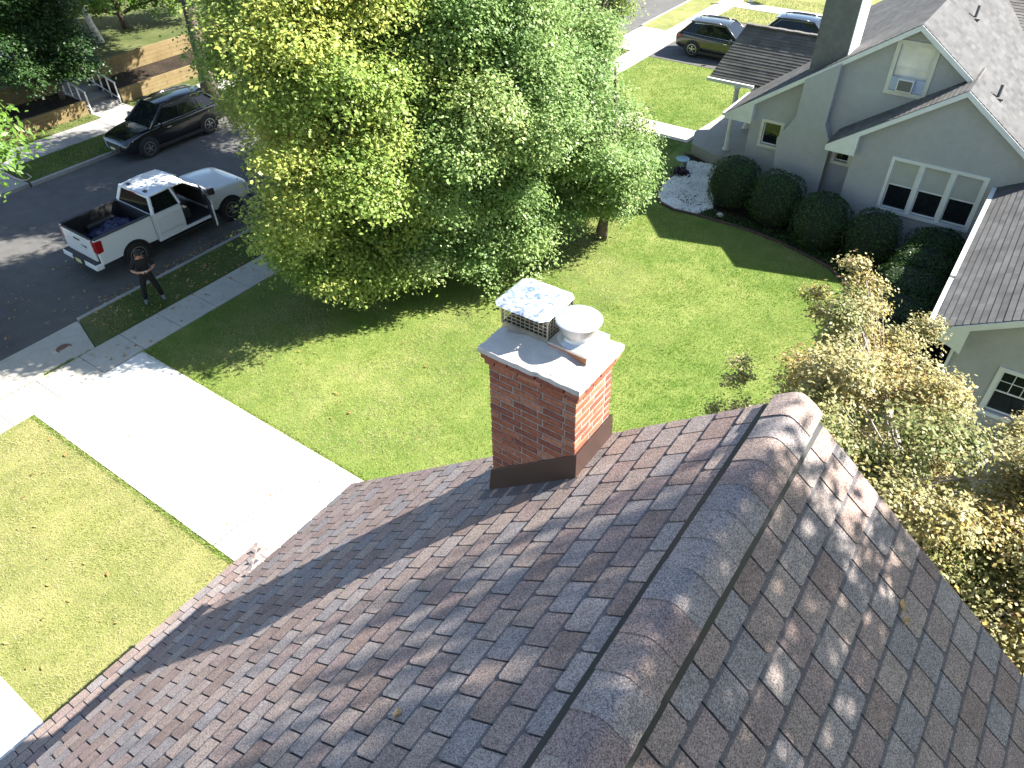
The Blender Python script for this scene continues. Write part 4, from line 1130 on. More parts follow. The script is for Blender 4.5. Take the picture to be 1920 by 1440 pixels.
BLOB_A = [(-14.83,11.75,3.18,1.06),(-14.54,10.55,3.08,1.01),(-17.57,12.98,3.58,0.62),(-16.97,14.55,5.94,0.91),(-13.68,10.29,5.51,0.6),(-17.84,13.14,6.07,0.69),(-13.83,13.88,2.79,0.97),(-15.06,13.15,2.54,1.03),(-13.61,11.27,8.43,0.78),(-16.35,15.26,7.74,0.91),(-13.24,14.95,4.1,0.65),(-17.9,14.43,5.96,0.69),(-14.07,11.1,5.35,0.79),(-15.2,15.56,4.71,1.06),(-16.01,11.53,8.53,0.63),(-12.71,13.7,3.07,0.73),(-16.46,13.17,9.38,0.91),(-12.94,11.7,6.69,0.87),(-17.42,13.07,8.04,0.6),(-13.94,13.58,9.14,0.62),(-12.65,13.93,6.48,0.77),(-15.86,14.88,9.22,0.77),(-14.7,15.09,8.46,0.94),(-16.24,12.29,9.01,0.62),(-15.14,14.3,9.16,0.92),(-12.51,12.16,5.33,0.85),(-12.96,13.08,3.8,0.64),(-16.83,14.24,9.03,1.01),(-13.64,14.52,7.44,0.99),(-15.57,12.78,1.67,0.83),(-12.97,12.95,8.03,0.78),(-13.83,10.74,6.36,0.77),(-15.21,15.78,7.44,0.6),(-16.87,12.13,7.84,0.82),(-17.42,13.26,5.43,0.84),(-14.59,13.63,10.57,0.68),(-14.13,15.14,3.96,1.04),(-15.07,14.45,2.21,0.97),(-15.0,13.22,1.29,0.78),(-16.74,11.54,6.67,0.67),(-17.32,14.66,3.74,0.6),(-13.91,15.72,5.79,0.69),(-14.54,15.25,7.34,0.74),(-17.98,12.54,4.95,0.63),(-17.22,14.6,5.13,0.94),(-13.21,13.85,8.13,0.85),(-13.51,11.09,7.52,0.98),(-15.24,11.08,7.92,0.82),(-15.44,11.72,9.9,0.7),(-12.56,11.39,4.52,0.99),(-12.74,13.64,4.34,0.81),(-17.04,14.57,6.77,0.94),(-15.95,14.21,8.57,0.69),(-17.01,13.49,2.94,0.61),(-15.69,13.15,10.34,1.04),(-14.1,12.71,10.15,1.01),(-16.89,12.56,8.42,0.71),(-16.51,14.3,8.27,0.69),(-15.71,14.01,9.75,0.8),(-15.66,10.98,6.99,0.76),(-16.09,11.92,2.18,0.6),(-17.04,12.08,5.05,0.6),(-14.0,14.43,8.18,0.77),(-16.01,14.99,7.01,0.75),(-17.74,14.14,7.02,0.92),(-17.06,13.52,8.52,0.72),(-13.7,13.54,1.84,0.85),(-14.23,11.03,4.31,0.99),(-17.63,13.56,4.48,0.88),(-15.06,12.91,10.94,0.81),(-12.9,12.84,6.65,0.86),(-13.16,15.61,5.47,0.87),(-16.56,15.17,5.06,0.65),(-12.62,14.47,5.14,0.75),(-16.14,15.21,6.06,0.61),(-15.99,12.24,1.7,0.61),(-17.13,13.62,7.6,0.67),(-13.66,11.49,4.49,0.6),(-13.18,13.33,2.65,0.61),(-13.04,13.41,8.94,0.77),(-17.65,14.78,4.43,0.75),(-14.94,15.55,3.43,0.6),(-12.24,14.23,5.78,0.96),(-14.46,13.71,9.32,0.62),(-14.63,12.19,1.81,0.94),(-15.35,13.96,1.38,0.78),(-13.77,12.58,1.36,0.68),(-15.32,11.23,2.41,0.64),(-15.53,12.14,1.1,0.72),(-14.92,12.27,1.98,0.63),(-13.82,11.06,1.45,0.5),(-13.98,11.84,1.83,0.63),(-14.62,13.08,1.16,0.68),(-13.53,12.02,1.04,0.48),(-15.07,13.87,2.37,0.68),(-13.48,12.73,2.1,0.45),(-15.85,11.56,1.94,0.7),(-14.4,10.89,1.78,0.61),(-14.84,10.83,2.13,0.65),(-14.16,11.6,2.2,0.52),(-16.48,13.02,1.52,0.74),(-13.63,13.44,1.96,0.5),(-15.18,13.17,0.81,0.69),(-14.07,12.66,2.46,0.75),(-15.12,11.17,1.79,0.7),(-16.08,12.66,2.45,0.43),(-13.45,13.37,1.14,0.51),(-14.55,12.16,1.38,0.59),(-14.35,11.56,1.53,0.5),(-13.04,12.59,1.28,0.74)]
BLOB_B = [(-12.65,13.26,4.28,0.9),(-13.08,18.77,5.55,1.02),(-13.29,16.14,1.73,0.92),(-13.63,18.71,4.88,0.69),(-12.64,18.71,2.94,0.85),(-12.35,17.78,7.08,1.03),(-11.52,16.44,7.43,0.92),(-14.49,16.0,7.18,0.88),(-12.5,17.34,1.53,1.0),(-14.16,15.3,1.16,0.65),(-13.85,17.55,8.26,0.64),(-14.88,17.04,5.45,0.71),(-14.31,17.15,6.74,0.64),(-11.76,14.03,4.24,0.62),(-14.23,18.97,5.52,0.89),(-12.44,15.68,9.01,0.62),(-10.99,16.01,4.3,0.9),(-13.73,17.35,7.13,0.77),(-15.13,15.78,5.56,0.78),(-11.02,16.59,3.91,0.71),(-15.51,14.83,3.03,0.9),(-15.11,16.2,7.88,0.72),(-14.38,14.78,4.49,0.96),(-11.45,17.77,7.73,0.65),(-12.12,18.88,6.08,0.96),(-12.87,14.27,4.6,1.06),(-13.82,16.46,8.52,0.76),(-14.4,18.22,5.35,0.81),(-10.37,15.45,4.43,0.6),(-13.49,16.29,7.54,0.83),(-14.91,15.82,3.34,1.02),(-15.06,17.96,6.93,1.04),(-14.87,15.02,3.96,0.79),(-11.44,17.16,4.33,0.63),(-11.99,19.5,4.7,0.76),(-11.19,16.59,1.53,0.79),(-11.28,15.55,3.13,0.88),(-11.73,18.16,5.33,0.97),(-13.17,18.42,6.15,0.77),(-15.94,15.57,3.64,0.74),(-13.92,19.45,4.24,0.63),(-12.59,17.23,8.4,0.98),(-14.73,15.3,1.36,0.8),(-13.52,14.87,2.28,0.87),(-10.71,16.33,6.2,0.89),(-14.6,17.28,5.96,0.99),(-12.72,14.09,5.92,0.86),(-13.59,18.83,2.58,0.96),(-12.79,17.79,7.83,0.82),(-13.37,14.42,7.04,0.98),(-12.43,15.14,2.06,0.98),(-13.57,18.44,3.6,0.96),(-11.45,16.62,6.28,0.83),(-15.08,16.93,7.44,1.05),(-11.23,13.59,4.79,0.8),(-14.2,15.47,8.02,0.6),(-12.84,18.4,6.98,0.83),(-16.34,16.78,3.85,0.84),(-12.0,14.49,5.24,1.02),(-11.66,14.65,7.83,0.76),(-12.34,16.36,7.25,1.06),(-14.22,14.99,2.37,0.63),(-13.98,14.55,7.35,0.78),(-12.88,14.53,2.88,0.69),(-16.2,15.47,5.82,0.84),(-16.32,17.02,5.46,1.04),(-15.47,15.62,4.35,0.78),(-11.82,18.29,5.92,0.73),(-15.42,15.99,7.02,0.75),(-11.03,17.95,5.63,0.85),(-10.99,18.64,5.62,0.97),(-15.45,16.75,5.49,1.04),(-15.37,15.17,6.3,0.96),(-14.79,17.28,2.0,0.74),(-10.15,15.46,5.13,0.97),(-11.07,15.78,1.36,0.9),(-11.58,15.15,4.33,0.8),(-14.95,17.11,4.22,0.68),(-13.38,18.18,5.18,0.73),(-11.71,16.77,8.57,0.9),(-13.8,17.41,2.18,0.86),(-12.52,16.27,9.21,0.67),(-10.9,18.53,3.16,0.76),(-13.39,19.48,5.63,0.68),(-14.15,17.62,1.57,0.97),(-11.54,16.04,2.66,0.94),(-10.75,14.38,5.86,0.7),(-14.98,17.6,2.89,0.72),(-14.84,14.73,5.93,0.63),(-14.93,13.55,5.4,0.86),(-11.51,15.82,6.73,0.83),(-15.52,17.03,3.41,0.67),(-13.28,15.69,7.95,0.71),(-12.87,18.89,2.43,0.77),(-14.84,18.38,6.0,1.05),(-11.69,17.15,6.08,0.68),(-11.3,15.9,5.67,0.95),(-12.37,14.61,6.93,1.06),(-11.95,15.26,1.4,0.73),(-12.32,18.4,6.46,0.61),(-12.79,17.81,1.85,0.64),(-15.35,16.12,6.46,0.81),(-12.59,15.91,7.78,0.92),(-15.45,17.05,6.63,0.74),(-12.07,15.05,2.85,0.69),(-13.27,19.22,4.2,0.8),(-12.01,13.8,3.02,0.94),(-14.64,15.9,2.78,0.71),(-13.07,16.53,9.03,0.74),(-15.29,14.86,4.65,0.81)]
BLOB_B2 = [(-13.18,16.13,1.74,0.56),(-13.95,16.45,1.69,0.53),(-12.53,16.35,1.19,0.59),(-12.52,13.42,1.44,0.6),(-13.24,14.58,1.89,0.75),(-13.04,16.77,1.59,0.46),(-12.56,15.92,1.68,0.61),(-14.07,14.03,2.14,0.67),(-12.14,17.11,2.28,0.73),(-12.71,15.17,2.26,0.56),(-11.6,14.63,0.97,0.64),(-12.53,14.81,1.27,0.67),(-11.78,16.13,1.7,0.72),(-12.77,13.4,2.15,0.43),(-11.38,16.04,2.35,0.52),(-12.19,15.5,2.54,0.66),(-13.65,15.95,1.85,0.7),(-12.8,15.95,2.3,0.52),(-13.7,15.14,0.93,0.68),(-11.1,15.75,1.87,0.63),(-12.41,15.63,1.15,0.47),(-13.99,15.53,1.58,0.55),(-12.74,13.78,1.86,0.64),(-14.19,14.97,1.73,0.73),(-14.75,15.25,1.29,0.76),(-13.59,13.99,1.67,0.68),(-11.62,15.62,1.45,0.66),(-12.44,14.45,1.77,0.49),(-13.14,15.64,2.63,0.48),(-11.77,14.81,1.66,0.54),(-13.33,18.05,2.2,0.51),(-12.12,17.83,1.56,0.49),(-12.2,17.59,1.0,0.74),(-10.8,17.45,1.69,0.67),(-12.15,18.39,1.94,0.69),(-11.0,18.19,1.98,0.63),(-12.44,18.74,2.34,0.7),(-11.1,16.88,1.42,0.55),(-12.57,17.67,2.01,0.6),(-13.31,18.87,2.02,0.63),(-12.92,16.33,1.98,0.7),(-11.8,18.09,2.55,0.73),(-11.26,17.34,2.36,0.48),(-12.33,18.64,1.49,0.45),(-10.89,18.47,1.41,0.61),(-13.12,16.88,1.53,0.72)]
BLOB_C = [(-10.2,17.78,3.33,0.63),(-9.56,18.89,1.64,0.54),(-9.15,18.86,3.01,0.68),(-9.99,17.94,4.55,0.69),(-10.17,20.73,1.88,0.48),(-10.77,19.29,6.23,0.58),(-9.63,17.73,3.58,0.62),(-11.39,18.55,5.05,0.48),(-11.4,20.03,5.56,0.65),(-11.08,18.4,2.94,0.59),(-9.48,19.68,1.99,0.56),(-9.9,19.12,1.94,0.74),(-11.11,19.08,5.97,0.46),(-11.19,18.64,2.47,0.65),(-10.4,19.7,1.75,0.57),(-12.15,20.23,4.42,0.75),(-9.58,18.62,2.51,0.75),(-11.59,20.63,5.13,0.62),(-11.64,18.73,4.15,0.44),(-10.78,18.37,4.86,0.47),(-11.01,18.43,5.52,0.66),(-12.24,19.62,3.84,0.45),(-11.91,20.09,5.25,0.6),(-10.9,21.73,3.24,0.68),(-11.7,20.34,2.66,0.45),(-12.38,19.71,3.32,0.6),(-12.18,19.52,2.16,0.74),(-11.95,19.09,3.21,0.73),(-10.37,21.57,2.78,0.5),(-10.61,19.44,1.38,0.58),(-12.32,18.62,3.54,0.46),(-11.25,20.94,2.86,0.57),(-9.58,18.56,3.23,0.45),(-10.6,18.91,1.78,0.67),(-12.24,18.78,2.38,0.46),(-11.89,20.59,3.62,0.55),(-11.33,17.98,4.14,0.52),(-11.0,19.94,6.25,0.47),(-9.88,20.76,2.54,0.6),(-11.61,20.41,4.63,0.74),(-12.0,20.92,2.72,0.47),(-12.01,19.0,4.26,0.52),(-11.4,19.47,5.29,0.76),(-11.39,20.95,2.4,0.59),(-12.01,18.58,1.81,0.5),(-11.62,18.86,1.57,0.55),(-11.0,18.51,1.74,0.48),(-9.9,19.62,1.55,0.53),(-10.44,19.12,1.88,0.47),(-10.38,20.11,1.53,0.59),(-10.76,19.61,1.5,0.39),(-10.77,20.25,1.36,0.35),(-11.63,19.69,1.53,0.59),(-9.91,20.28,1.46,0.53),(-9.62,19.27,1.64,0.38),(-12.19,19.46,1.37,0.55),(-10.69,19.17,2.19,0.4),(-10.05,19.69,1.11,0.45)]
BLOB_D = [(-18.09,22.33,4.56,1.11),(-14.97,21.92,4.28,0.69),(-16.83,20.29,9.38,0.96),(-17.2,18.58,7.53,1.04),(-17.44,20.26,4.04,0.71),(-14.19,19.67,9.11,0.79),(-18.34,20.52,7.3,1.01),(-13.9,22.24,8.45,1.12),(-18.29,19.87,9.08,0.91),(-14.17,21.05,8.95,0.76),(-15.34,18.59,4.68,1.05),(-14.16,23.33,7.44,1.02),(-17.66,19.45,7.94,0.83),(-15.08,19.77,4.17,1.02),(-14.1,20.81,3.95,0.83),(-18.46,20.84,4.55,1.12),(-16.95,20.83,2.84,1.01),(-14.98,22.6,8.81,0.75),(-16.95,19.14,4.72,0.77),(-16.3,18.34,4.62,0.71),(-13.52,21.83,6.37,0.86),(-18.36,21.7,5.66,0.7),(-14.7,20.48,9.74,1.03),(-16.61,18.88,3.79,1.17),(-13.65,21.4,5.76,0.69),(-17.65,23.77,6.22,1.12),(-14.4,18.69,6.93,1.0),(-16.61,21.88,9.75,0.94),(-15.81,18.74,7.95,0.9),(-16.1,19.89,2.87,1.1),(-18.42,19.67,5.23,1.09),(-16.43,22.02,2.99,0.93),(-18.25,22.23,8.27,0.84),(-17.81,23.1,7.89,0.79),(-14.15,19.67,7.53,0.84),(-16.68,18.72,5.92,0.8),(-15.5,19.73,9.54,1.11),(-18.02,22.52,6.95,0.69),(-18.22,19.09,7.48,0.71),(-14.89,21.24,3.92,0.84),(-15.21,23.02,6.38,0.7),(-18.38,20.92,3.58,0.79),(-16.83,22.44,8.95,0.69),(-13.59,20.79,7.99,0.74),(-13.21,20.45,7.1,0.74),(-14.18,21.32,8.09,0.74)]
BLOB_E = [(-14.42,24.14,7.18,0.96),(-15.38,27.59,5.71,0.93),(-16.05,23.94,3.64,0.8),(-12.71,25.81,7.71,0.61),(-16.48,25.9,3.06,0.71),(-13.87,23.19,5.06,0.76),(-16.2,25.71,4.87,0.57),(-13.51,23.24,3.59,0.93),(-14.13,23.22,6.42,0.93),(-14.59,27.36,4.65,0.85),(-15.74,26.05,2.8,0.85),(-16.35,26.08,6.91,0.92),(-15.57,26.8,2.55,0.6),(-15.71,23.97,6.33,0.9),(-16.45,24.39,5.32,0.71),(-13.29,27.44,6.58,0.6),(-16.25,26.59,4.41,0.93),(-13.02,24.16,6.99,0.94),(-15.18,23.61,3.5,0.97),(-14.77,25.35,8.38,0.87),(-14.94,22.57,4.25,0.79),(-16.0,26.17,3.76,0.71),(-15.9,24.56,2.51,0.7),(-12.58,24.04,6.4,0.57),(-15.44,23.58,4.19,0.61),(-13.95,24.93,2.41,0.93),(-14.86,27.41,6.77,0.68),(-12.82,25.84,6.9,0.57),(-13.26,22.89,5.14,0.67),(-15.0,23.04,6.19,0.75),(-13.85,22.77,5.83,0.72),(-13.91,24.97,7.51,0.58),(-14.25,23.41,2.52,0.92),(-15.44,23.61,5.76,0.65),(-13.93,27.65,6.1,0.86),(-14.01,22.62,4.59,0.87),(-16.01,24.12,7.42,0.79),(-16.1,24.88,3.84,0.93),(-14.02,27.01,7.23,0.9),(-15.05,27.03,3.83,0.84)]
BLOB_DOG = [(-1.25,10.04,2.83,0.37),(2.42,10.13,4.01,0.52),(0.91,7.74,4.52,0.34),(3.58,10.54,2.56,0.51),(-0.3,10.57,2.55,0.47),(2.01,9.7,5.23,0.49),(3.05,10.61,4.81,0.43),(2.27,10.76,2.81,0.55),(0.24,11.74,2.63,0.39),(0.04,8.72,4.84,0.35),(1.39,8.05,3.77,0.53),(-1.49,11.01,3.17,0.48),(1.05,7.87,3.56,0.41),(-1.3,10.45,4.71,0.55),(2.0,11.51,2.32,0.33),(2.16,11.4,4.08,0.35),(2.88,9.13,3.08,0.56),(3.49,12.21,3.26,0.49),(-1.02,11.13,2.84,0.41),(-0.28,12.46,3.63,0.57),(1.28,7.77,2.2,0.47),(3.23,12.18,4.21,0.37),(0.73,8.32,2.79,0.51),(1.15,12.53,1.98,0.43),(1.03,7.99,4.31,0.43),(0.83,8.84,2.21,0.36),(2.67,7.3,3.63,0.39),(2.58,12.27,3.87,0.4),(2.78,10.42,2.83,0.35),(3.08,12.09,3.41,0.5),(3.43,9.76,4.24,0.5),(-0.61,8.73,4.45,0.37),(2.82,10.29,5.12,0.38),(-0.42,7.85,4.32,0.41),(-0.31,8.28,3.99,0.45),(-0.4,7.32,4.31,0.54),(-0.9,8.53,5.25,0.51),(1.97,10.54,4.42,0.49),(-0.36,7.53,4.79,0.54),(3.23,10.51,3.23,0.39),(2.77,11.53,2.62,0.35),(-0.26,8.98,1.85,0.35),(0.64,12.99,3.16,0.38),(-0.84,10.5,4.64,0.55),(0.24,7.75,3.23,0.54),(1.29,9.2,2.54,0.54),(2.29,8.15,4.37,0.38),(1.63,10.4,2.52,0.36),(3.51,11.26,2.99,0.57),(-0.49,11.71,2.43,0.45),(0.7,9.09,2.65,0.56),(-1.46,12.01,4.86,0.34),(2.17,9.56,4.8,0.48),(0.47,11.99,2.23,0.53),(0.4,13.6,2.68,0.54),(2.56,8.75,2.49,0.56),(0.12,10.57,4.92,0.41),(3.49,10.55,3.64,0.38),(3.18,9.81,4.73,0.41),(0.45,7.92,5.0,0.43),(-0.28,9.19,2.51,0.35),(2.22,12.19,3.55,0.33),(2.56,11.34,3.29,0.48),(-0.1,7.51,4.14,0.39),(0.81,7.06,3.74,0.34),(0.58,9.21,5.35,0.51),(0.9,10.99,2.13,0.41),(-0.96,11.94,3.73,0.48),(-0.96,9.83,5.46,0.48),(2.78,12.22,2.4,0.5),(2.09,10.31,2.76,0.42),(2.42,9.9,2.92,0.42),(-0.21,11.6,2.73,0.44),(2.77,9.8,2.21,0.47),(0.31,8.26,4.22,0.32),(1.99,8.76,2.36,0.56),(2.19,8.65,4.73,0.52),(3.92,11.12,3.35,0.35),(-0.33,9.61,1.67,0.47),(-1.16,12.32,3.2,0.54),(0.99,7.93,5.19,0.35),(2.61,8.63,3.13,0.51),(2.76,12.01,2.89,0.33),(3.06,10.32,4.01,0.53),(-1.33,12.62,4.68,0.37),(0.69,8.73,4.45,0.34),(-1.31,11.3,3.96,0.39),(-0.6,8.18,3.89,0.33),(3.68,12.08,3.59,0.34),(0.66,12.18,2.93,0.45),(1.53,8.63,2.08,0.56),(2.53,12.61,2.98,0.41),(1.9,10.64,1.81,0.55),(-1.0,9.37,5.13,0.33),(-0.84,13.0,3.56,0.57),(0.53,9.69,2.46,0.52),(2.01,11.85,2.19,0.34),(-0.47,11.08,4.73,0.4),(2.48,8.94,4.7,0.41),(2.74,11.02,3.87,0.45),(2.03,12.78,3.17,0.5),(1.72,7.72,4.05,0.4),(2.53,9.03,3.97,0.5),(2.29,12.37,3.2,0.48),(1.87,10.89,2.45,0.5),(0.81,11.79,2.53,0.34),(0.41,10.36,5.15,0.39),(-1.55,11.89,2.94,0.57),(2.52,9.38,2.82,0.44),(2.01,8.43,3.75,0.42),(2.12,9.32,2.19,0.39),(2.7,12.51,3.35,0.4),(1.85,8.14,4.08,0.41),(0.89,10.53,2.01,0.52),(0.24,8.54,5.07,0.37),(1.99,7.3,4.33,0.44),(0.32,11.07,1.98,0.44),(2.37,13.06,2.89,0.52),(0.38,12.99,2.78,0.54),(-0.16,8.26,4.83,0.54),(1.85,7.61,4.02,0.44),(2.27,7.56,2.79,0.49),(3.01,8.84,4.59,0.45),(3.22,9.77,4.11,0.59),(3.43,8.9,3.72,0.47),(1.96,9.63,4.7,0.58),(2.03,7.8,3.36,0.59),(1.99,7.93,2.16,0.58),(3.77,8.71,2.69,0.59),(3.65,9.86,2.53,0.56),(2.97,7.1,4.03,0.51),(3.04,9.14,4.33,0.39),(1.62,8.55,2.84,0.45),(1.67,8.18,4.41,0.54),(3.46,8.92,2.17,0.37),(1.31,7.52,3.35,0.42),(2.77,10.13,2.55,0.43),(3.64,8.28,2.82,0.41),(2.91,8.52,4.31,0.42),(1.89,8.74,2.03,0.36),(2.34,7.46,4.41,0.51),(1.43,7.74,2.72,0.56),(2.71,7.69,4.55,0.55),(1.94,8.8,4.55,0.6),(1.64,9.61,2.72,0.44),(2.35,8.3,4.53,0.58),(3.14,8.49,4.71,0.43),(2.79,9.88,3.05,0.5),(3.18,8.45,2.56,0.46),(2.51,9.22,2.3,0.58),(2.86,9.78,3.53,0.38),(2.68,7.91,4.05,0.51),(1.93,9.89,3.03,0.5),(1.68,8.66,3.69,0.6),(-1.71,13.71,5.0,0.22),(-1.56,13.52,4.8,0.22),(-1.5,12.99,4.7,0.22),(-1.44,12.65,4.5,0.22),(-1.29,13.74,4.6,0.22),(-1.17,13.52,4.4,0.22),(-2.26,13.57,4.2,0.22),(-1.92,13.03,4.2,0.22),(-2.92,11.85,3.2,0.2),(-2.91,11.64,3.0,0.2),(-2.85,10.82,2.8,0.2),(-2.54,11.12,2.8,0.2),(-1.45,12.33,4.2,0.3),(-1.06,12.75,4.1,0.3),(-0.5,13.45,3.9,0.3),(-0.17,14.41,3.7,0.3)]
BLOB_I = [(-22.68,20.01,8.71,1.21),(-23.17,19.0,9.82,1.07),(-20.63,19.0,13.44,0.96),(-20.07,17.35,8.38,1.29),(-17.5,21.04,8.67,1.04),(-17.47,18.37,10.55,0.78),(-17.98,20.4,7.2,1.02),(-17.65,21.78,11.73,0.9),(-22.75,21.11,6.98,0.82),(-18.21,21.46,7.6,0.97),(-19.52,20.92,8.22,0.75),(-18.37,17.31,10.65,1.21),(-16.86,18.81,9.19,0.97),(-20.59,19.95,7.91,1.25),(-18.01,18.68,11.46,1.03),(-21.31,20.44,6.01,1.15),(-22.29,22.89,12.3,0.9),(-19.55,20.07,13.44,1.09),(-21.39,24.09,10.24,0.82),(-21.38,21.19,11.59,1.28),(-21.58,21.62,9.19,0.89),(-22.54,21.33,10.92,0.87),(-21.91,23.19,7.81,1.13),(-23.44,18.11,8.32,1.31),(-18.25,22.28,11.8,0.9),(-18.19,20.09,8.72,1.14),(-22.02,19.6,11.55,0.83),(-22.51,18.19,8.73,0.89),(-20.48,18.01,11.52,0.91),(-22.15,22.17,10.09,1.24),(-17.5,21.8,9.71,0.94),(-20.28,22.2,10.87,1.18),(-21.77,20.13,8.09,0.81),(-22.22,20.86,6.51,0.87),(-16.53,19.91,8.92,0.97),(-17.44,18.53,9.79,0.89),(-21.63,23.34,9.8,1.12),(-17.55,19.44,10.83,0.93),(-20.13,19.45,6.65,1.31),(-18.18,18.77,8.17,1.26),(-18.63,21.85,12.8,0.96),(-19.1,18.12,11.81,0.92),(-22.94,20.56,10.24,1.22),(-20.57,17.55,9.69,0.96),(-24.2,20.24,10.53,1.1),(-20.88,16.85,9.29,1.1),(-20.58,18.49,6.96,0.8),(-23.97,20.79,8.93,1.08),(-18.89,16.64,11.27,1.01),(-20.12,17.32,11.33,0.89),(-18.45,20.94,8.13,0.88),(-18.21,16.38,8.59,1.05),(-18.47,18.17,9.63,1.02),(-20.31,16.16,10.26,0.83),(-21.86,21.32,8.44,1.14),(-18.69,21.91,10.81,0.92),(-23.09,18.57,11.98,0.77),(-23.89,19.5,8.18,1.1),(-18.78,22.39,7.45,1.17),(-19.55,23.08,10.15,0.87),(-18.07,20.31,10.07,1.19),(-18.56,20.39,13.63,1.31),(-21.95,18.86,12.95,0.85),(-18.43,17.17,9.05,1.07),(-19.56,17.92,12.55,1.19),(-21.84,19.19,8.01,0.89)]
BLOB_F = [(-24.67,1.52,6.42,0.76),(-20.16,5.88,5.12,0.56),(-18.02,2.54,6.28,0.79),(-18.69,4.42,5.13,0.63),(-21.27,2.1,4.77,0.91),(-23.62,0.04,6.25,0.56),(-21.52,3.48,5.14,0.81),(-19.11,-0.2,6.67,0.64),(-24.33,3.75,5.85,0.61),(-22.73,0.38,5.3,0.62),(-18.88,3.82,5.63,0.82),(-17.56,2.38,7.7,0.77),(-23.35,1.52,5.13,0.63),(-21.71,5.74,6.09,0.82),(-19.52,1.51,5.56,0.61),(-23.69,2.19,4.92,0.83),(-24.12,4.61,5.26,0.65),(-21.85,0.27,5.4,0.99),(-24.23,0.86,5.97,0.58),(-19.8,5.4,5.4,0.96),(-21.39,4.63,4.65,0.66),(-21.21,1.39,5.02,0.73),(-24.18,2.04,5.52,0.6),(-17.3,1.44,7.14,0.6),(-23.98,1.22,6.33,0.72),(-18.71,3.0,5.34,0.64),(-17.65,3.05,6.61,0.68),(-17.42,3.04,5.91,0.73),(-17.06,1.93,6.54,0.69),(-23.29,0.94,6.14,0.93),(-20.79,6.74,5.85,0.7),(-20.16,1.52,5.42,0.69),(-19.46,2.51,5.17,0.87),(-18.03,1.38,7.26,0.7),(-24.69,0.92,6.41,0.67),(-21.37,-0.16,6.05,0.79),(-18.17,1.69,6.25,0.57),(-22.35,3.34,4.95,0.62),(-17.41,1.43,6.56,0.94),(-22.47,-0.2,5.54,0.75),(-17.59,5.39,6.29,0.84),(-21.22,6.49,6.15,0.61),(-18.0,4.96,5.53,0.67),(-19.47,3.52,5.17,0.59),(-23.79,3.67,5.87,0.78),(-19.3,5.3,6.12,0.84),(-20.77,3.41,4.55,0.63),(-17.92,4.55,6.35,0.7),(-18.96,1.7,5.55,0.85),(-18.06,2.91,7.68,0.91),(-24.82,4.66,5.88,0.85),(-18.11,2.08,7.77,0.62),(-25.35,2.02,6.42,0.71),(-17.62,0.57,7.35,0.67),(-18.58,5.74,6.58,0.68),(-22.71,2.46,4.87,0.72),(-20.09,4.11,4.8,0.61),(-17.96,4.23,7.44,0.61),(-23.25,5.64,6.16,0.59),(-17.87,3.4,7.0,0.83)]

def bl(a, squash=.9):
    return [((x, y, z), (r, r, r * squash)) for x, y, z, r in a]
def t_yellow(P, b):
    return 0.12 + 0.42 * b + 0.08 * (P[:, 2] > 4) + 0.22 * vnoise(P[:, 0] + P[:, 2], P[:, 1] + P[:, 2] * .5, .5) - .12
def t_green(P, b):
    return 0.10 + 0.34 * b + 0.28 * vnoise(P[:, 0] + P[:, 2], P[:, 1] + P[:, 2] * .5, .6)
TG = 'trees between the lawn and the street'
tree('yellowing_tree', (-15.1, 13.1, 0), 11.5, .17, bl(BLOB_A), 'leaf_yellow', 'tall yellowing tree with upswept branches beside the pavement and pickup truck', per_area=470, shell=.72, leaf=.092, tint=t_yellow, seed=21, group=TG, limbs=44)
tree('leafy_tree', (-13.2, 16.3, 0), 9.5, .18, bl(BLOB_B + BLOB_B2), 'leaf_green', 'broad light green tree standing behind the brick chimney', per_area=470, shell=.72, leaf=.088, tint=t_green, seed=22, group=TG, limbs=40)
tree('leafy_tree', (-10.4, 19.65, 0), 6.4, .16, bl(BLOB_C), 'leaf_green', 'small round-crowned green tree on the lawn nearest the stucco house', per_area=500, shell=.72, leaf=.085, tint=t_green, seed=23, group=TG, limbs=26)
tree('leafy_tree', (-16.2, 21.0, 0), 10.5, .18, bl(BLOB_D), 'leaf_green', 'dark green tree rising behind the yellowing tree at the top edge', per_area=330, leaf=.098, tint=lambda P, b: t_green(P, b) - .08, seed=24, group=TG, limbs=24)
tree('leafy_tree', (-14.2, 25.2, 0), 8.4, .16, bl(BLOB_E), 'leaf_yellow', 'loose airy tree by the far pavement left of the parked cars', per_area=300, leaf=.10, tint=lambda P, b: t_yellow(P, b) * .8, seed=25, group=TG, limbs=24)
tree('street_tree', (-21.0 + 1.25, 1.0, 0), 10, .2, bl(BLOB_F), 'leaf_fresh', 'fresh green street tree whose crown hangs in at the left edge', per_area=260, leaf=.15, aspect=.45, seed=26, limbs=26)
tree('street_tree', (-19.8, 20.0, 0), 13.5, .24, bl(BLOB_I), 'leaf_green', 'tall verge tree behind the yellowing tree that shades the street', per_area=190, leaf=.12, tint=t_green, seed=34, limbs=24)
# dogwood with curling dry leaves between the two houses
def t_dry(P, b):
    return 0.10 + 0.60 * b + 0.25 * vnoise(P[:, 0] * 1.0 + P[:, 2], P[:, 1] - P[:, 2], 1.1) + .35 * (rng.random(len(P)) < .05)
tree('dogwood_tree', (.55, 10.4, 0), 4.4, .10, bl(BLOB_DOG, .8), 'leaf_dry', 'low spreading tree with curled tan leaves between the two houses', per_area=980, leaf=.062, aspect=.65, tint=t_dry, seed=27, bark='bark_grey', limbs=60, shell=.45, twig=.085)
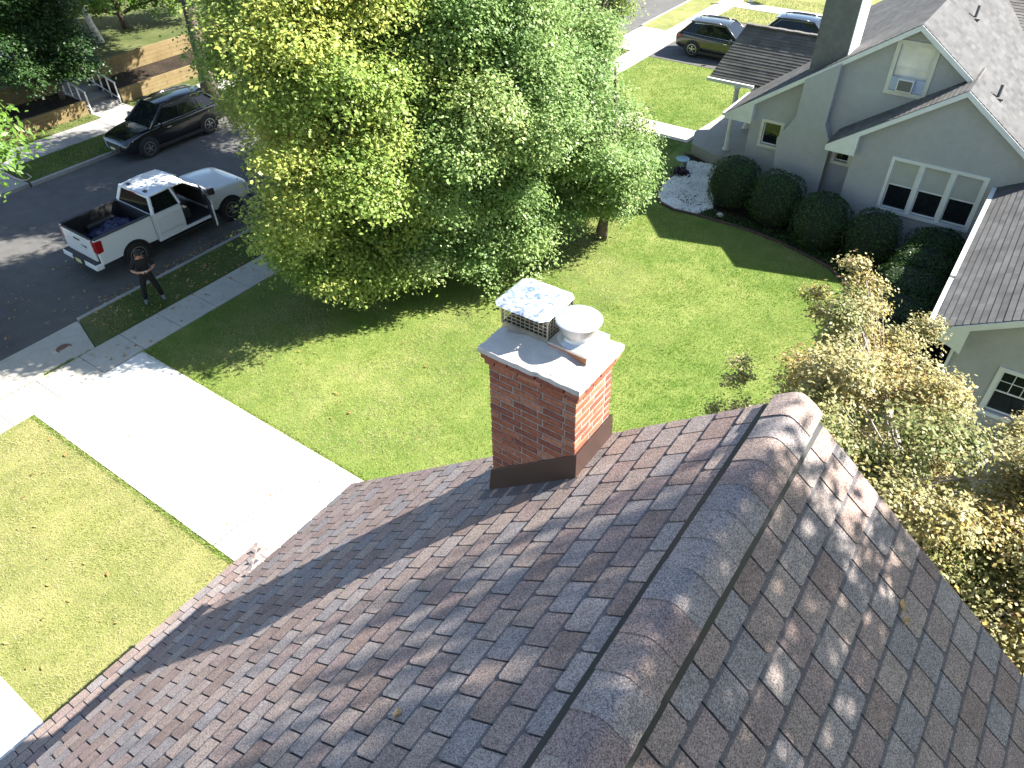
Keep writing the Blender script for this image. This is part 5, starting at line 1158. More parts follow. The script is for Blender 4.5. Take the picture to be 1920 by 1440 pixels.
# tall shade tree in the side yard: only its dappled shade reaches the roof
sb = ellipsoid_blobs((7.75, 3.1, 14.4), (4.8, 4.8, 5.8), 76, 1.05, seed=4, shellbias=.2)
sb += ellipsoid_blobs((5.0, 6.4, 12.4), (1.6, 1.6, 1.8), 13, .75, seed=9, shellbias=.2)
tree('shade_tree', (7.75, 3.1, 0), 19.0, .34, sb, 'leaf_green', 'tall shade tree in the side yard whose dappled shade falls on the roof', per_area=150, leaf=.12, seed=28, limbs=16)
# trees across the street
fb = ellipsoid_blobs((-32.9, 21.2, 9.2), (4.6, 4.6, 3.6), 46, 1.15, seed=6, shellbias=.6)
tree('street_tree', (-32.0, 20.6, 0), 12.5, .33, fb, 'leaf_dark', 'large dark-trunked tree at the kerb behind the black parked car', per_area=130, leaf=.16, seed=29, limbs=30, trunk_top=(-33.0, 21.4, 10))
fb = [((-35.9 + random.gauss(0, 1.1), 15.9 + random.gauss(0, 1.1), 1.5 + random.random() * 4.6), .62) for _ in range(84)]
tree('garden_tree', (-36.2, 15.9, 0), 6.0, .12, fb, 'leaf_dark', 'dark small-leaved tree beside the steps and timber terrace', per_area=200, leaf=.11, seed=30, limbs=24)
fb = [((-41.5 + random.gauss(0, 1.6), 22.5 + random.gauss(0, 2.6), 2.2 + random.random() * 3.6), .85) for _ in range(26)]
tree('garden_tree', (-41, 22.5, 1.3), 6.0, .14, fb, 'leaf_fresh', 'sunlit bushy tree on the terrace above the timber walls', per_area=120, leaf=.15, seed=31, limbs=20)
fb = [((-37.8 + random.gauss(0, .8), 14.4 + random.gauss(0, .9), 3.4 + random.random() * 2.4), .6) for _ in range(26)]
tree('garden_tree', (-38.2, 14.0, 1.3), 5.0, .12, fb, 'leaf_fresh', 'light green tree on the upper terrace left of the steps', per_area=150, leaf=.14, seed=32, limbs=20)
fb = [((-43 + random.gauss(0, 1.2), 20.6 + random.gauss(0, 1.0), 6.2 + random.random() * 3), .8) for _ in range(16)]
tree('birch_tree', (-39.6, 20.2, 1.3), 8.5, .15, fb, 'leaf_dark', 'slim pale-barked tree on the terrace beside the garden steps', per_area=100, leaf=.13, seed=33, bark='bark_pale', limbs=12, trunk_top=(-43.5, 20.6, 8.5))

# ------------------------------------------------------------------ clipped boxwoods along the stucco wall
def boxwood(x, y, r, h, seed, label):
    t = thing('boxwood_shrub', (x, y, 0), label, 'shrub', 'clipped round shrubs along the stucco house')
    gg = np.random.default_rng(seed)
    # dark solid core that closes the gaps between the leaves
    m = MB(); k = 18; prof = [(0.02, .02), (r * .55, .05), (r * .86, h * .30), (r * .92, h * .5), (r * .78, h * .76), (r * .42, h * .92), (.02, h * .955)]
    m.lathe(prof, (x, y, 0), k=k); m.build('core', 'leaf_core', t, smooth=True)
    n = int(5200 * r * r)
    d = unit(gg.normal(size=(n, 3))); d[:, 2] = np.where(d[:, 2] < -.75, -d[:, 2], d[:, 2])
    # barrel: rounder on top, squarer sides
    pw = 0.78
    q = np.sign(d) * np.abs(d) ** pw; q = q / (np.abs(q) ** 2.5).sum(1, keepdims=True) ** (1 / 2.5)
    lump = 1 + .045 * np.sin(q[:, :1] * 5 + seed) * np.cos(q[:, 1:2] * 4 + seed * 2) + .03 * np.sin(q[:, 2:] * 7 + seed * 3) + .08 * (gg.random((n, 1)) < .012)
    rad = (0.93 + .09 * gg.random((n, 1))) * lump
    P = np.array([x, y, h * .5]) + q * rad * np.array([r, r, h * .5])
    N = unit(d + gg.normal(size=(n, 3)) * .5)
    quads_object('foliage', leaves(P, N, .055, .6), 'leaf_box', t, 0.3 + .25 * gg.random(n) + .25 * vnoise(P[:, 0] * 3, P[:, 2] * 3 + P[:, 1], 1))
mt('leaf_core', (0.010, 0.017, 0.007), .95)
for i, (x, y, r, h, lb) in enumerate([
    (-7.78, 24.25, .88, 1.72, 'clipped round shrub beside the white stone bed'),
    (-6.11, 23.85, .90, 1.72, 'second clipped shrub from the white stone bed, before the chimney breast'),
    (-4.42, 23.25, .91, 1.70, 'third clipped shrub from the stone bed, below the narrow recessed window'),
    (-2.78, 23.15, .82, 1.62, 'fourth clipped shrub from the stone bed, below the triple window'),
    (-1.0, 23.35, .90, 1.45, 'clipped shrub in the corner below the right end of the triple window'),
    (-1.02, 22.1, .98, 1.45, 'low wide clipped shrub second from the inner corner'),
    (-1.06, 20.75, 1.05, 1.40, 'wide mounded shrub midway along the low wing roof'),
    (-.98, 19.25, 1.0, 1.35, 'wide mounded shrub behind the tip of the tan-leaved tree'),
    (-.85, 17.85, .85, 1.3, 'mounded shrub nearest the gutter end of the low wing')]):
    boxwood(x, y, r, h, 50 + i, lb)

# planting bed, edging, white stones
loop = [(-10.95, 27.3), (-10.6, 26.7), (-10.32, 25.95), (-10.40, 25.5), (-10.47, 24.4), (-10.28, 23.45), (-9.88, 22.95), (-9.22, 22.72), (-8.43, 22.82), (-7.3, 22.85), (-6.5, 22.82), (-5.4, 22.65), (-4.6, 22.4), (-3.5, 22.0), (-2.7, 21.2), (-2.35, 20.2), (-2.25, 18.5), (-2.2, 16.4), (.45, 16.4), (.45, 24.28), (-4.2, 24.28), (-4.2, 25.38), (-8.0, 25.38), (-8.0, 26.83), (-9.75, 26.93), (-10.7, 27.33)]
m = MB(); m.prism([(x, y, -.05) for x, y in loop], (0, 0, .062)); struct(m, 'planting_bed', 'mulch')
stone = [(-10.58, 26.7), (-10.28, 25.95), (-10.36, 25.5), (-10.42, 24.4), (-10.23, 23.5), (-9.84, 23.01), (-9.2, 22.78), (-8.43, 22.88), (-8.15, 23.6), (-8.55, 24.6), (-8.3, 25.6), (-8.2, 26.6), (-9.7, 26.88)]
m = MB(); m.prism([(x, y, .012) for x, y in stone], (0, 0, .012)); struct(m, 'stone_bed', 'stone_bed')
def inpoly(px, py, poly):
    c = np.zeros(len(px), bool); n = len(poly)
    for i in range(n):
        x1, y1 = poly[i]; x2, y2 = poly[(i + 1) % n]
        k = ((y1 > py) != (y2 > py)) & (px < (x2 - x1) * (py - y1) / (y2 - y1 + 1e-12) + x1); c ^= k
    return c
n = 7600; sx = rng.uniform(-10.6, -8.0, n); sy = rng.uniform(22.7, 26.95, n); kk = inpoly(sx, sy, stone); sx, sy = sx[kk], sy[kk]; n = len(sx)
bare = (((sx + 9.0) / .55) ** 2 + ((sy - 23.75) / .45) ** 2 < 1) & (rng.random(n) < .55); sx, sy = sx[~bare], sy[~bare]; n = len(sx)
# small angular stones: octahedra
oct_v = np.array([(1, 0, 0), (-1, 0, 0), (0, 1, 0), (0, -1, 0), (0, 0, 1), (0, 0, -1)], float)
oct_f = np.array([(0, 2, 4), (2, 1, 4), (1, 3, 4), (3, 0, 4), (2, 0, 5), (1, 2, 5), (3, 1, 5), (0, 3, 5)])
sc = rng.uniform(.022, .052, n)[:, None] * np.stack([rng.uniform(.7, 1.3, n), rng.uniform(.7, 1.3, n), rng.uniform(.5, .85, n)], 1)
an = rng.uniform(0, 6.28, n); V = oct_v[None] * sc[:, None]; V = V + rng.normal(size=V.shape) * .005
c_, s_ = np.cos(an)[:, None], np.sin(an)[:, None]
V = np.stack([V[..., 0] * c_ - V[..., 1] * s_, V[..., 0] * s_ + V[..., 1] * c_, V[..., 2]], -1) + np.stack([sx, sy, .035 + rng.random(n) * .02], 1)[:, None]
o = quads_object('white_stones', V[:, oct_f].reshape(-1, 3, 3), 'stone_white'); tag(o, 'loose white stones filling the bed by the porch', 'stones', kind='stuff')
m = MB(); pts = [(-10.95, 27.3), (-10.6, 26.7), (-10.32, 25.95), (-10.40, 25.5), (-10.47, 24.4), (-10.28, 23.45), (-9.88, 22.95), (-9.22, 22.72), (-8.43, 22.82), (-7.3, 22.85), (-6.5, 22.82), (-5.4, 22.65), (-4.6, 22.4), (-3.5, 22.0), (-2.7, 21.2)]
for (x0, y0), (x1, y1) in zip(pts[:-1], pts[1:]): m.bar((x0, y0, .03), (x1, y1, .03), .07, .09)
o = m.build('bed_edging', 'edging'); tag(o, 'dark curved edging strip round the white stone bed and shrubs', 'edging')
# low ground cover in the mulch
P = np.stack([rng.uniform(-9, -2.4, 9000), rng.uniform(21.6, 23.4, 9000), np.zeros(9000)], 1)
kk = inpoly(P[:, 0], P[:, 1], loop) & ~inpoly(P[:, 0], P[:, 1], stone) & (vnoise(P[:, 0], P[:, 1], 1.6) > .45); P = P[kk]; P[:, 2] = rng.uniform(.02, .14, len(P))
o = quads_object('ground_cover', leaves(P, unit(rng.normal(size=P.shape) + np.array([0, 0, 1.2])), .06, .55), 'leaf_dark', None, rng.random(len(P)))
tag(o, 'low ground cover plants in the dark mulch bed', 'plants', kind='stuff')
m = MB(); m.lathe([(.02, .02), (.11, .03), (.13, .08), (.09, .13), (.02, .15)], (-7.7, 23.2, 0), k=9); o = m.build('garden_rock', simple('rock', (.42, .39, .33), .9, var=.2, bump=.6, bscale=20)); tag(o, 'single pale rock lying in the mulch bed', 'rock')
# small garden ornament and a dark-leaved plant by the stones
t = thing('garden_ornament', (-10.42, 25.85, .02), 'small pale blue garden ornament at the edge of the white stones', 'ornament')
m = MB(); m.lathe([(.11, .02), (.05, .06), (.04, .32), (.08, .36)], (-10.42, 25.85, 0), k=18); m.build('pedestal', simple('bath_grey', (.45, .50, .52), .6), t, smooth=True)
m = MB(); m.lathe([(.06, .35), (.22, .40), (.26, .46), (.245, .46), (.20, .42), (.02, .41)], (-10.42, 25.85, 0), k=24); m.build('basin', simple('bath_blue', (.24, .40, .46), .5), t, smooth=True)
P = np.array([-10.25, 25.45, .12]) + rng.normal(size=(420, 3)) * np.array([.13, .13, .06])
t = thing('dark_plant', (-10.25, 25.45, .02), 'small purple-black leaved plant at the edge of the white stones', 'plant')
quads_object('leaves', leaves(P, unit(rng.normal(size=P.shape) + np.array([0, 0, 1])), .11, .5), 'leaf_plum', t, rng.random(420)) if 'leaf_plum' in MT else quads_object('leaves', leaves(P, unit(rng.normal(size=P.shape) + np.array([0, 0, 1])), .11, .5), mt('leaf_plum', [(0.02, .012, .02), (.05, .025, .05)], trans=.1, fn=leaf_mat).name, t, rng.random(420))
# cellar hatch beside the wing
t = thing('cellar_hatch', (2.1, 15.4, 0), 'grey cellar hatch on the ground under the wing window', 'hatch')
MB().hexa([(1.45, 14.75, 0), (2.75, 14.75, 0), (2.75, 15.95, 0), (1.45, 15.95, 0), (1.45, 14.75, .16), (2.75, 14.75, .16), (2.75, 15.95, .52), (1.45, 15.95, .52)]).build('curb', 'grey_concrete', t)
for k in (0, 1):
    a = 1.47 + .64 * k; MB().hexa([(a, 14.77, .168), (a + .62, 14.77, .168), (a + .62, 15.93, .525), (a, 15.93, .525), (a, 14.77, .20), (a + .62, 14.77, .20), (a + .62, 15.93, .557), (a, 15.93, .557)]).build('hatch_door', simple('hatch_%s' % 'ab'[k], (.20, .21, .18), .6, var=.1), t)

# ------------------------------------------------------------------ across the street: timber terraces, steps, house
struct(MB().box(-37.15, -35.1, -30, 16.2, -.3, .55), 'terrace', 'mulch'); struct(MB().box(-37.15, -35.1, 17.9, 60, -.3, .55), 'terrace', 'mulch')
struct(MB().box(-120, -37.25, -60, 16.2, -.3, 1.28), 'terrace', 'dark_soil'); struct(MB().box(-120, -37.25, 17.9, 120, -.3, 1.28), 'terrace', 'dark_soil'); struct(MB().box(-120, -41.6, 16.21, 17.89, -.3, 1.26), 'terrace', 'grey_concrete')
def timber_wall(x, y0, y1, z0, z1, label):
    t = thing('timber_wall', (x, (y0 + y1) / 2, z0), label, 'retaining wall', 'timber retaining walls across the street')
    n = 4; h = (z1 - z0) / n; L = (y1 - y0)
    for k in range(n):
        cuts = [0, .37, .74, 1] if k % 2 else [0, .22, .58, .88, 1]
        for a, b in zip(cuts[:-1], cuts[1:]):
            dx = random.uniform(-.006, .006)
            MB().box(x - .07 + dx, x + .07 + dx, y0 + L * a + .006, y0 + L * b - .006, z0 + h * k + .004, z0 + h * (k + 1) - .004).build('board', 'timber', t)
    for yy in (y0 - .08, y1 + .08):
        pass
timber_wall(-35.02, 9.6, 16.2, 0, .62, 'lower timber retaining wall left of the garden steps')
timber_wall(-37.18, 9.0, 16.2, .55, 1.34, 'upper timber retaining wall left of the garden steps')
timber_wall(-35.02, 17.9, 24.5, 0, .62, 'lower timber retaining wall right of the garden steps')
timber_wall(-37.18, 17.9, 25.5, .55, 1.34, 'upper timber retaining wall right of the garden steps')
struct(MB().box(-35.0, -34.11, 16.26, 17.84, -.3, .008), 'path', 'grey_concrete')
t = thing('garden_steps', (-36.5, 17.05, 0), 'concrete garden steps with white railings between the timber walls', 'steps')
for k in range(8):
    x = -35.0 - .82 * k; MB().box(x - .82, x, 16.25, 17.85, -.1, .16 * (k + 1)).build('step', 'grey_concrete', t)
for yy in (16.32, 17.78):
    m = MB(); m.bar((-34.9, yy, .95), (-41.6, yy, 2.25), .06, .06); m.bar((-34.9, yy, .25), (-41.6, yy, 1.55), .04, .05); m.build('handrail', 'white_trim', t)
    for k in range(12):
        x = -34.95 - .6 * k; z = .10 + .194 * (x + 34.9) / -1
        MB().box(x - .025, x + .025, yy - .025, yy + .025, max(0, z - .05), z + .88).build('baluster', 'white_trim', t)
# far house
fh = thing('far_house', (-52, 18, 1.3), 'pale house with red door glimpsed through trees across the street', 'house')
wx = -48.0
outer_h = []
m = MB(); m.box(-58, wx, 10, 27, 1.2, 5.2); m.build('wall', simple('clapboard', (.52, .50, .48), .7, var=.08), fh)
m = MB(); m.prism([(wx + .5, 9.6, 5.1), (-53, 9.6, 8.6), (-58.5, 9.6, 5.1)], (0, 17.8, 0)); m.build('roof', 'roof_grey_dark', fh)
MB().box(wx - .02, wx + .06, 16.6, 17.6, 1.75, 3.85).build('door', simple('red_door', (.32, .05, .04), .5), fh)
for yy in (12.2, 14.3, 19.6, 22.4):
    f_ = MB(); f_.box(wx, wx + .07, yy, yy + 1.1, 2.3, 4.0); f_ = f_.build('window', 'white_trim', fh)
    MB().box(wx + .072, wx + .08, yy + .1, yy + 1.0, 2.4, 3.9).build('pane', 'dark_glass', f_, local=True)
MB().box(wx, -45.2, 13.5, 20.5, 1.3, 1.75).build('porch_floor', 'grey_concrete', fh)
for yy in (13.7, 16.0, 18.1, 20.3): MB().box(-45.45, -45.3, yy - .08, yy + .08, 1.75, 4.2).build('porch_post', 'white_trim', fh)
m = MB(); m.hexa([(wx, 13.3, 4.6), (-45.0, 13.3, 4.15), (-45.0, 20.7, 4.15), (wx, 20.7, 4.6), (wx, 13.3, 4.75), (-45.0, 13.3, 4.3), (-45.0, 20.7, 4.3), (wx, 20.7, 4.75)]); m.build('porch_roof', 'roof_grey_dark', fh)
# hose on the far verge, lamp post by the far walk
m = MB(); m.tube([(-32.3, 10.9, .02), (-31.6, 10.8, .03), (-31.0, 10.85, .03), (-30.72, 11.0, .03), (-30.85, 11.25, .03), (-31.3, 11.3, .03)], [.02] * 6, k=6)
o = m.build('garden_hose', simple('hose', (.55, .47, .36), .6), smooth=True); tag(o, 'pale garden hose curling at the far kerb', 'hose')
t = thing('lamp_post', (-17.2, 49.95, 0), 'white lamp post beside the far front walk', 'lamp post')
m = MB(); m.lathe([(.12, 0), (.12, .12), (.055, .18), (.05, 1.9), (.07, 1.95)], (-17.2, 49.95, 0), k=12); m.build('post', 'white_trim', t, smooth=True)
m = MB(); m.lathe([(.08, 1.95), (.13, 2.0), (.15, 2.25), (.17, 2.28), (.02, 2.42)], (-17.2, 49.95, 0), k=8); m.build('lantern', 'black', t)
fb = [((-16.6 + random.gauss(0, .3), 50.1 + random.gauss(0, .25), .35 + random.random() * .2), .25) for _ in range(6)]
t = thing('flower_clump', (-16.6, 50.1, 0), 'small straggly plant clump at the foot of the lamp post', 'plant')
P, N, B = crown_points(fb, 300, twig=.08); quads_object('leaves', leaves(P, N, .08), 'leaf_dry', t, rng.random(len(P)))

# ------------------------------------------------------------------ fallen leaves
P = []
for (n, x0, x1, y0, y1, z) in ((260, -21.25, -20.75, 7.4, 14, -.118), (330, -26, -20.8, 5, 16, -.085), (230, -20.5, -19.0, 7.2, 14, .03), (46, -17.6, -10, .2, 4, .05), (80, -17, -9, 8, 20, .05), (130, -31.0, -30.4, 11, 20, -.1), (60, -18.9, -17.8, 6, 12, .03), (14, -16.5, -7, 4.2, 7.1, .034)):
    P.append(np.stack([rng.uniform(x0, x1, n), rng.uniform(y0, y1, n), np.full(n, z)], 1))
P = np.concatenate(P); o = quads_object('fallen_leaves', leaves(P, unit(rng.normal(size=P.shape) * .25 + np.array([0, 0, 1])), .085, .6), 'litter', None, rng.random(len(P)))
tag(o, 'dry fallen leaves scattered on street, verge and lawns', 'leaves', kind='stuff')
def curled_leaf(name, p, nrm, size, label, seed):
    gg = random.Random(seed); nrm = Vector(nrm).normalized(); a = nrm.orthogonal().normalized(); a = Matrix.Rotation(gg.uniform(0, 6), 3, nrm) @ a; b = nrm.cross(a)
    p = Vector(p) + nrm * .014; m = MB(); N_ = 7; L = []
    for i in range(N_):
        t_ = i / (N_ - 1); w = size * .30 * math.sin(math.pi * min(1, t_ * .95 + .04)) * (1 + .3 * math.sin(i * 2.4))
        c = p + a * (t_ - .5) * size + nrm * (.25 * size * (t_ - .5) ** 2 * 4)
        L.append((c - b * w + nrm * w * .8, c, c + b * w + nrm * w * .6))
    for i in range(N_ - 1):
        m.face([L[i][0], L[i][1], L[i + 1][1], L[i + 1][0]]); m.face([L[i][1], L[i][2], L[i + 1][2], L[i + 1][1]])
    m.tube([L[0][1], L[0][1] - a * size * .45 + nrm * .004], [.0018, .001], k=4)
    o = m.build(name, 'leaf_tan'); tag(o, label, 'leaf')
mt('leaf_tan', (0.46, 0.30, 0.12), .8, var=.25, vscale=40)
curled_leaf('fallen_leaf', (-1.685, 1.207, 8.499), LN, .085, 'curled tan leaf lying on the large left roof slope', 3)
curled_leaf('fallen_leaf', (.435, 3.494, 8.582), RN, .080, 'upper of two dry leaves on the right roof slope', 8)
curled_leaf('fallen_leaf', (.49, 3.43, 8.54), RN, .075, 'lower of two dry leaves on the right roof slope', 14)

# ------------------------------------------------------------------ vehicles
mt('paint_black', (0.006, 0.006, 0.008), .18, spec=.6, coat=1.0)
mt('paint_navy', (0.010, 0.014, 0.024), .2, spec=.6, coat=1.0)
mt('paint_olive', (0.045, 0.043, 0.036), .25, metal=.5, spec=.6, coat=1.0)
mt('paint_white', (0.76, 0.78, 0.80), .28, spec=.5, coat=.7)
mt('car_glass', (0.008, 0.010, 0.011), .04, spec=.5)
mt('chrome', (.72, .73, .74), .15, metal=1)
mt('alloy', (.48, .49, .50), .3, metal=.9)
mt('plastic', (.020, .020, .021), .55)
mt('tail_red', (.30, .008, .010), .15, spec=.7)
mt('head_clear', (.55, .57, .60), .1, spec=.8)
mt('plate', (.62, .58, .26), .5)
mt('seat', (.035, .035, .038), .7)
mt('tarp', (.010, .014, .055), .4, var=.3, vscale=5, bump=.5, bscale=9)

def ring(zb, zs, zc, w, ws):
    h = [(0, zb), (w * .80, zb), (w * .96, zb + .09), (w, zb + (zs - zb) * .45), (w * .985, zs - .10), (ws, zs), (ws * .84, zs + (zc - zs) * .62), (ws * .45, zc - .004), (0, zc)]
    return h + [(-x, z) for x, z in h[-2:0:-1]]
def loft(mb, secs, mi=0):
    """secs: (y, ring)"""
    i0 = len(mb.v); k = len(secs[0][1])
    for y, rg in secs:
        mb.v += [(x, y, z) for x, z in rg]
    for a in range(len(secs) - 1):
        for j in range(k):
            mb.f.append((i0 + a * k + j, i0 + a * k + (j + 1) % k, i0 + (a + 1) * k + (j + 1) % k, i0 + (a + 1) * k + j)); mb.mi.append(mi)
    mb.f.append(tuple(i0 + j for j in range(k))); mb.mi.append(mi)
    e = i0 + (len(secs) - 1) * k; mb.f.append(tuple(e + j for j in range(k))[::-1]); mb.mi.append(mi)
    return mb
def panel(name, q, parent, mat, out, t=.012, inset=0.0):
    """thin panel over a quad, pushed outwards"""
    q = [Vector(p) for p in q]; c = sum(q, Vector()) / len(q)
    q = [p + (c - p) * inset for p in q]; o = Vector(out)
    n = (q[1] - q[0]).cross(q[-1] - q[0]).normalized()
    if n.dot(o) < 0: n = -n
    m = MB(); m.prism([p + n * .002 for p in q], n * t)
    return m.build(name, mat, parent, local=True)
def wheel(parent, x, y, r, w, spokes=5, rim='alloy'):
    s = 1 if x > 0 else -1
    m = MB(); m.lathe([(r * .60, -w / 2), (r * .93, -w / 2), (r, -w / 2 + .035), (r, w / 2 - .035), (r * .93, w / 2), (r * .60, w / 2)], (x, y, r), axis='x', k=28)
    wh = m.build('wheel', 'rubber', parent, local=True)
    m = MB(); f = s * w * .5
    m.lathe([(r * .63, f - s * .05), (r * .66, f + s * .003), (r * .60, f + s * .006), (r * .56, f - s * .06)] if s > 0 else [(r * .56, f - s * .06), (r * .60, f + s * .006), (r * .66, f + s * .003), (r * .63, f - s * .05)], (x, y, r), axis='x', k=28)
    m.lathe([(r * .57, f - s * .065), (r * .57, f - s * .07)], (x, y, r), axis='x', k=20, mi=1)
    for k in range(spokes):
        for d in (-.13, .13):
            a = 2 * math.pi * k / spokes + .3
            m.bar((x + f - s * .005, y + r * .10 * math.cos(a), r + r * .10 * math.sin(a)), (x + f - s * .02, y + r * .60 * math.cos(a + d), r + r * .60 * math.sin(a + d)), r * .075, .03, (1, 0, 0))
    m.lathe([(r * .15, f - s * .05), (r * .13, f + s * .008)], (x, y, r), axis='x', k=12)
    m.build('rim', [rim, 'black'], wh, local=True)
def arch(parent, x, y, r, mat='plastic', z0=.25):
    """black half disc on the uncut flank, standing for the shaded wheel opening"""
    s = 1 if x > 0 else -1; zc = r * .97
    a0 = math.asin(max(-1, min(1, (z0 - zc) / (r * 1.12))))
    pts = [(y + r * 1.12 * math.cos(a), zc + r * 1.12 * math.sin(a)) for a in [a0 + (math.pi - 2 * a0) * i / 22 for i in range(23)]]
    m = MB(); m.prism([(x - s * .2, p, q) for p, q in pts], (s * .208, 0, 0)); m.build('wheel_arch_shade', mat, parent, local=True)

def suv(loc, rz, label, L, W, Hh, wb, paint, rim='alloy', rails=True, low='plastic', group=None):
    t = thing('parked_suv', loc, label, 'car', group, rz)
    h = W / 2; f = L / 2; fa = wb / 2 + .08; ra = -wb / 2 + .08; k = Hh / 1.70
    bl_ = 1.06 * k
    S = [(f, .40, .60, .64, h * .62), (f - .05, .30, .72, .76, h * .80), (f - .22, .26, .84, .90, h * .92), (f - .75, .24, .95, 1.01, h * .975), (f - 1.35, .23, 1.0 * k, 1.05 * k, h * .985),
         (.3, .23, 1.03 * k, 1.05 * k, h), (-.6, .23, 1.05 * k, 1.07 * k, h), (-f + 1.0, .25, 1.09 * k, 1.11 * k, h * .985), (-f + .35, .30, 1.10 * k, 1.12 * k, h * .95), (-f + .08, .38, 1.04 * k, 1.06 * k, h * .88), (-f, .46, .86 * k, .88 * k, h * .74)]
    m = MB(); loft(m, [(y, ring(zb, zs, zc, w, w * .93)) for y, zb, zs, zc, w in S])
    body = m.build('body', paint, t, smooth=True, sub=2, local=True)
    # cabin: dark core, panes, painted pillars and roof
    y0, y1, y2, y3 = f - 1.30, f - 2.15, -f + .85, -f + .28
    wb_, wr = h * .885, h * .655; zb_, zt, zt2 = bl_ - .06, Hh - .055, Hh - .085
    B = [(-wb_, y0, zb_), (wb_, y0, zb_), (wb_, y3, zb_ + .05), (-wb_, y3, zb_ + .05)]
    T = [(-wr, y1, zt), (wr, y1, zt), (wr, y2, zt2), (-wr, y2, zt2)]
    MB().hexa(B + T).build('cabin', 'plastic', t, local=True)
    panel('windscreen', [B[0], B[1], T[1], T[0]], t, 'car_glass', (0, 1, .3), inset=.06)
    panel('rear_window', [B[3], B[2], T[2], T[3]], t, 'car_glass', (0, -1, .3), inset=.10)
    for s in (0, 1):
        b0, b1 = (B[0], B[3]) if s == 0 else (B[1], B[2]); t0, t1 = (T[0], T[3]) if s == 0 else (T[1], T[2]); o = (-1, 0, .3) if s == 0 else (1, 0, .3)
        b0, b1, t0, t1 = Vector(b0), Vector(b1), Vector(t0), Vector(t1)
        for (ba, bb, ta, tb) in ((.06, .40, .02, .36), (.42, .70, .38, .74), (.72, .93, .76, .96)):
            panel('side_window', [b0.lerp(b1, ba) + Vector((0, 0, .07)), b0.lerp(b1, bb) + Vector((0, 0, .07)), t0.lerp(t1, tb) - Vector((0, 0, .05)), t0.lerp(t1, ta) - Vector((0, 0, .05))], t, 'car_glass', o)
        sx = -1 if s == 0 else 1
        m = MB(); m.tube([b0 + Vector((0, .02, 0)), t0 + Vector((sx * .01, 0, .01)), t0.lerp(t1, .5) + Vector((sx * .015, 0, .03)), t1 + Vector((sx * .01, 0, .01)), b1], [.045, .04, .04, .045, .06], k=8); m.build('roof_pillar', paint, t, smooth=True, local=True)
        m = MB(); m.tube([b0.lerp(b1, .05) + Vector((sx * .012, 0, .065)), b0.lerp(b1, .5) + Vector((sx * .014, 0, .062)), b0.lerp(b1, .94) + Vector((sx * .012, 0, .08)), t1 + Vector((sx * .02, .1, -.05)), t0.lerp(t1, .45) + Vector((sx * .02, 0, -.02)), t0 + Vector((sx * .015, -.05, -.04))], [.009] * 6, k=5); m.build('window_trim', 'chrome', t, local=True)
        if rails:
            m = MB(); m.tube([t0 + Vector((sx * -.02, -.25, .03)), t0.lerp(t1, .25) + Vector((sx * -.01, 0, .085)), t0.lerp(t1, .8) + Vector((sx * -.01, 0, .085)), t1 + Vector((sx * -.02, .15, .03))], [.018] * 4, k=6); m.build('roof_rail', 'alloy' if paint != 'paint_black' else 'plastic', t, smooth=True, local=True)
        m = MB(); m.box(sx * (h + .02), sx * (h + .20), y0 - .42, y0 - .30, bl_ - .02, bl_ + .14); m.build('mirror', paint, t, bevel=.03, local=True)
        m = MB(); m.bar((sx * (h + .006), .55, bl_ - .16), (sx * (h + .006), .35, bl_ - .16), .02, .03); m.build('door_handle', 'chrome', t, local=True)
        m = MB(); m.bar((sx * (h * .99), f - .95, .30), (sx * (h * .99), -f + .95, .30), .05, .13); m.build('sill', low, t, local=True)
        m = MB(); m.hexa([(sx * h * .60, f - .10, .68), (sx * h * .90, f - .36, .72), (sx * h * .90, f - .40, .72), (sx * h * .6, f - .2, .68), (sx * h * .60, f - .115, .76), (sx * h * .90, f - .40, .83), (sx * h * .9, f - .44, .83), (sx * h * .6, f - .22, .76)]); m.build('headlight', 'head_clear', t, local=True)
        m = MB(); m.hexa([(sx * h * .62, -f + .03, .86 * k), (sx * h * .93, -f + .22, .88 * k), (sx * h * .93, -f + .36, .90 * k), (sx * h * .6, -f + .12, .86 * k), (sx * h * .62, -f + .06, 1.0 * k), (sx * h * .935, -f + .24, 1.02 * k), (sx * h * .935, -f + .42, 1.02 * k), (sx * h * .6, -f + .14, 1.0 * k)]); m.build('tail_light', 'tail_red', t, local=True)
        for yy in (fa, ra):
            arch(t, sx * (h - .002), yy, .40); wheel(t, sx * (h - .10), yy, .39, .25, rim=rim)
    # roof skin
    m = MB(); n = 6; R_ = []
    for i in range(n + 1):
        u = i / n; y = y1 + .06 + (y2 - .10 - y1 - .06) * u; z = zt + (zt2 - zt) * u + .035 * math.sin(math.pi * u)
        R_.append([(-wr - .015, y, z - .01), (-wr * .8, y, z + .03), (0, y, z + .055), (wr * .8, y, z + .03), (wr + .015, y, z - .01)])
    vs = [p for r_ in R_ for p in r_]
    m.add(vs, [(i * 5 + j, i * 5 + j + 1, (i + 1) * 5 + j + 1, (i + 1) * 5 + j) for i in range(n) for j in range(4)])
    m.build('roof', paint, t, smooth=True, local=True)
    m = MB(); m.hexa([(-wr * .9, y2 - .02, zt2 + .02), (wr * .9, y2 - .02, zt2 + .02), (wr * .85, y2 - .26, zt2 - .03), (-wr * .85, y2 - .26, zt2 - .03), (-wr * .9, y2 - .02, zt2 + .05), (wr * .9, y2 - .02, zt2 + .05), (wr * .85, y2 - .26, zt2 - .005), (-wr * .85, y2 - .26, zt2 - .005)]); m.build('rear_spoiler', paint, t, local=True)
    m = MB(); m.prism([(-h * .5, f + .005, .42), (h * .5, f + .005, .42), (h * .42, f - .03, .70), (-h * .42, f - .03, .70)], (0, .02, 0)); m.build('grille', 'plastic', t, local=True)
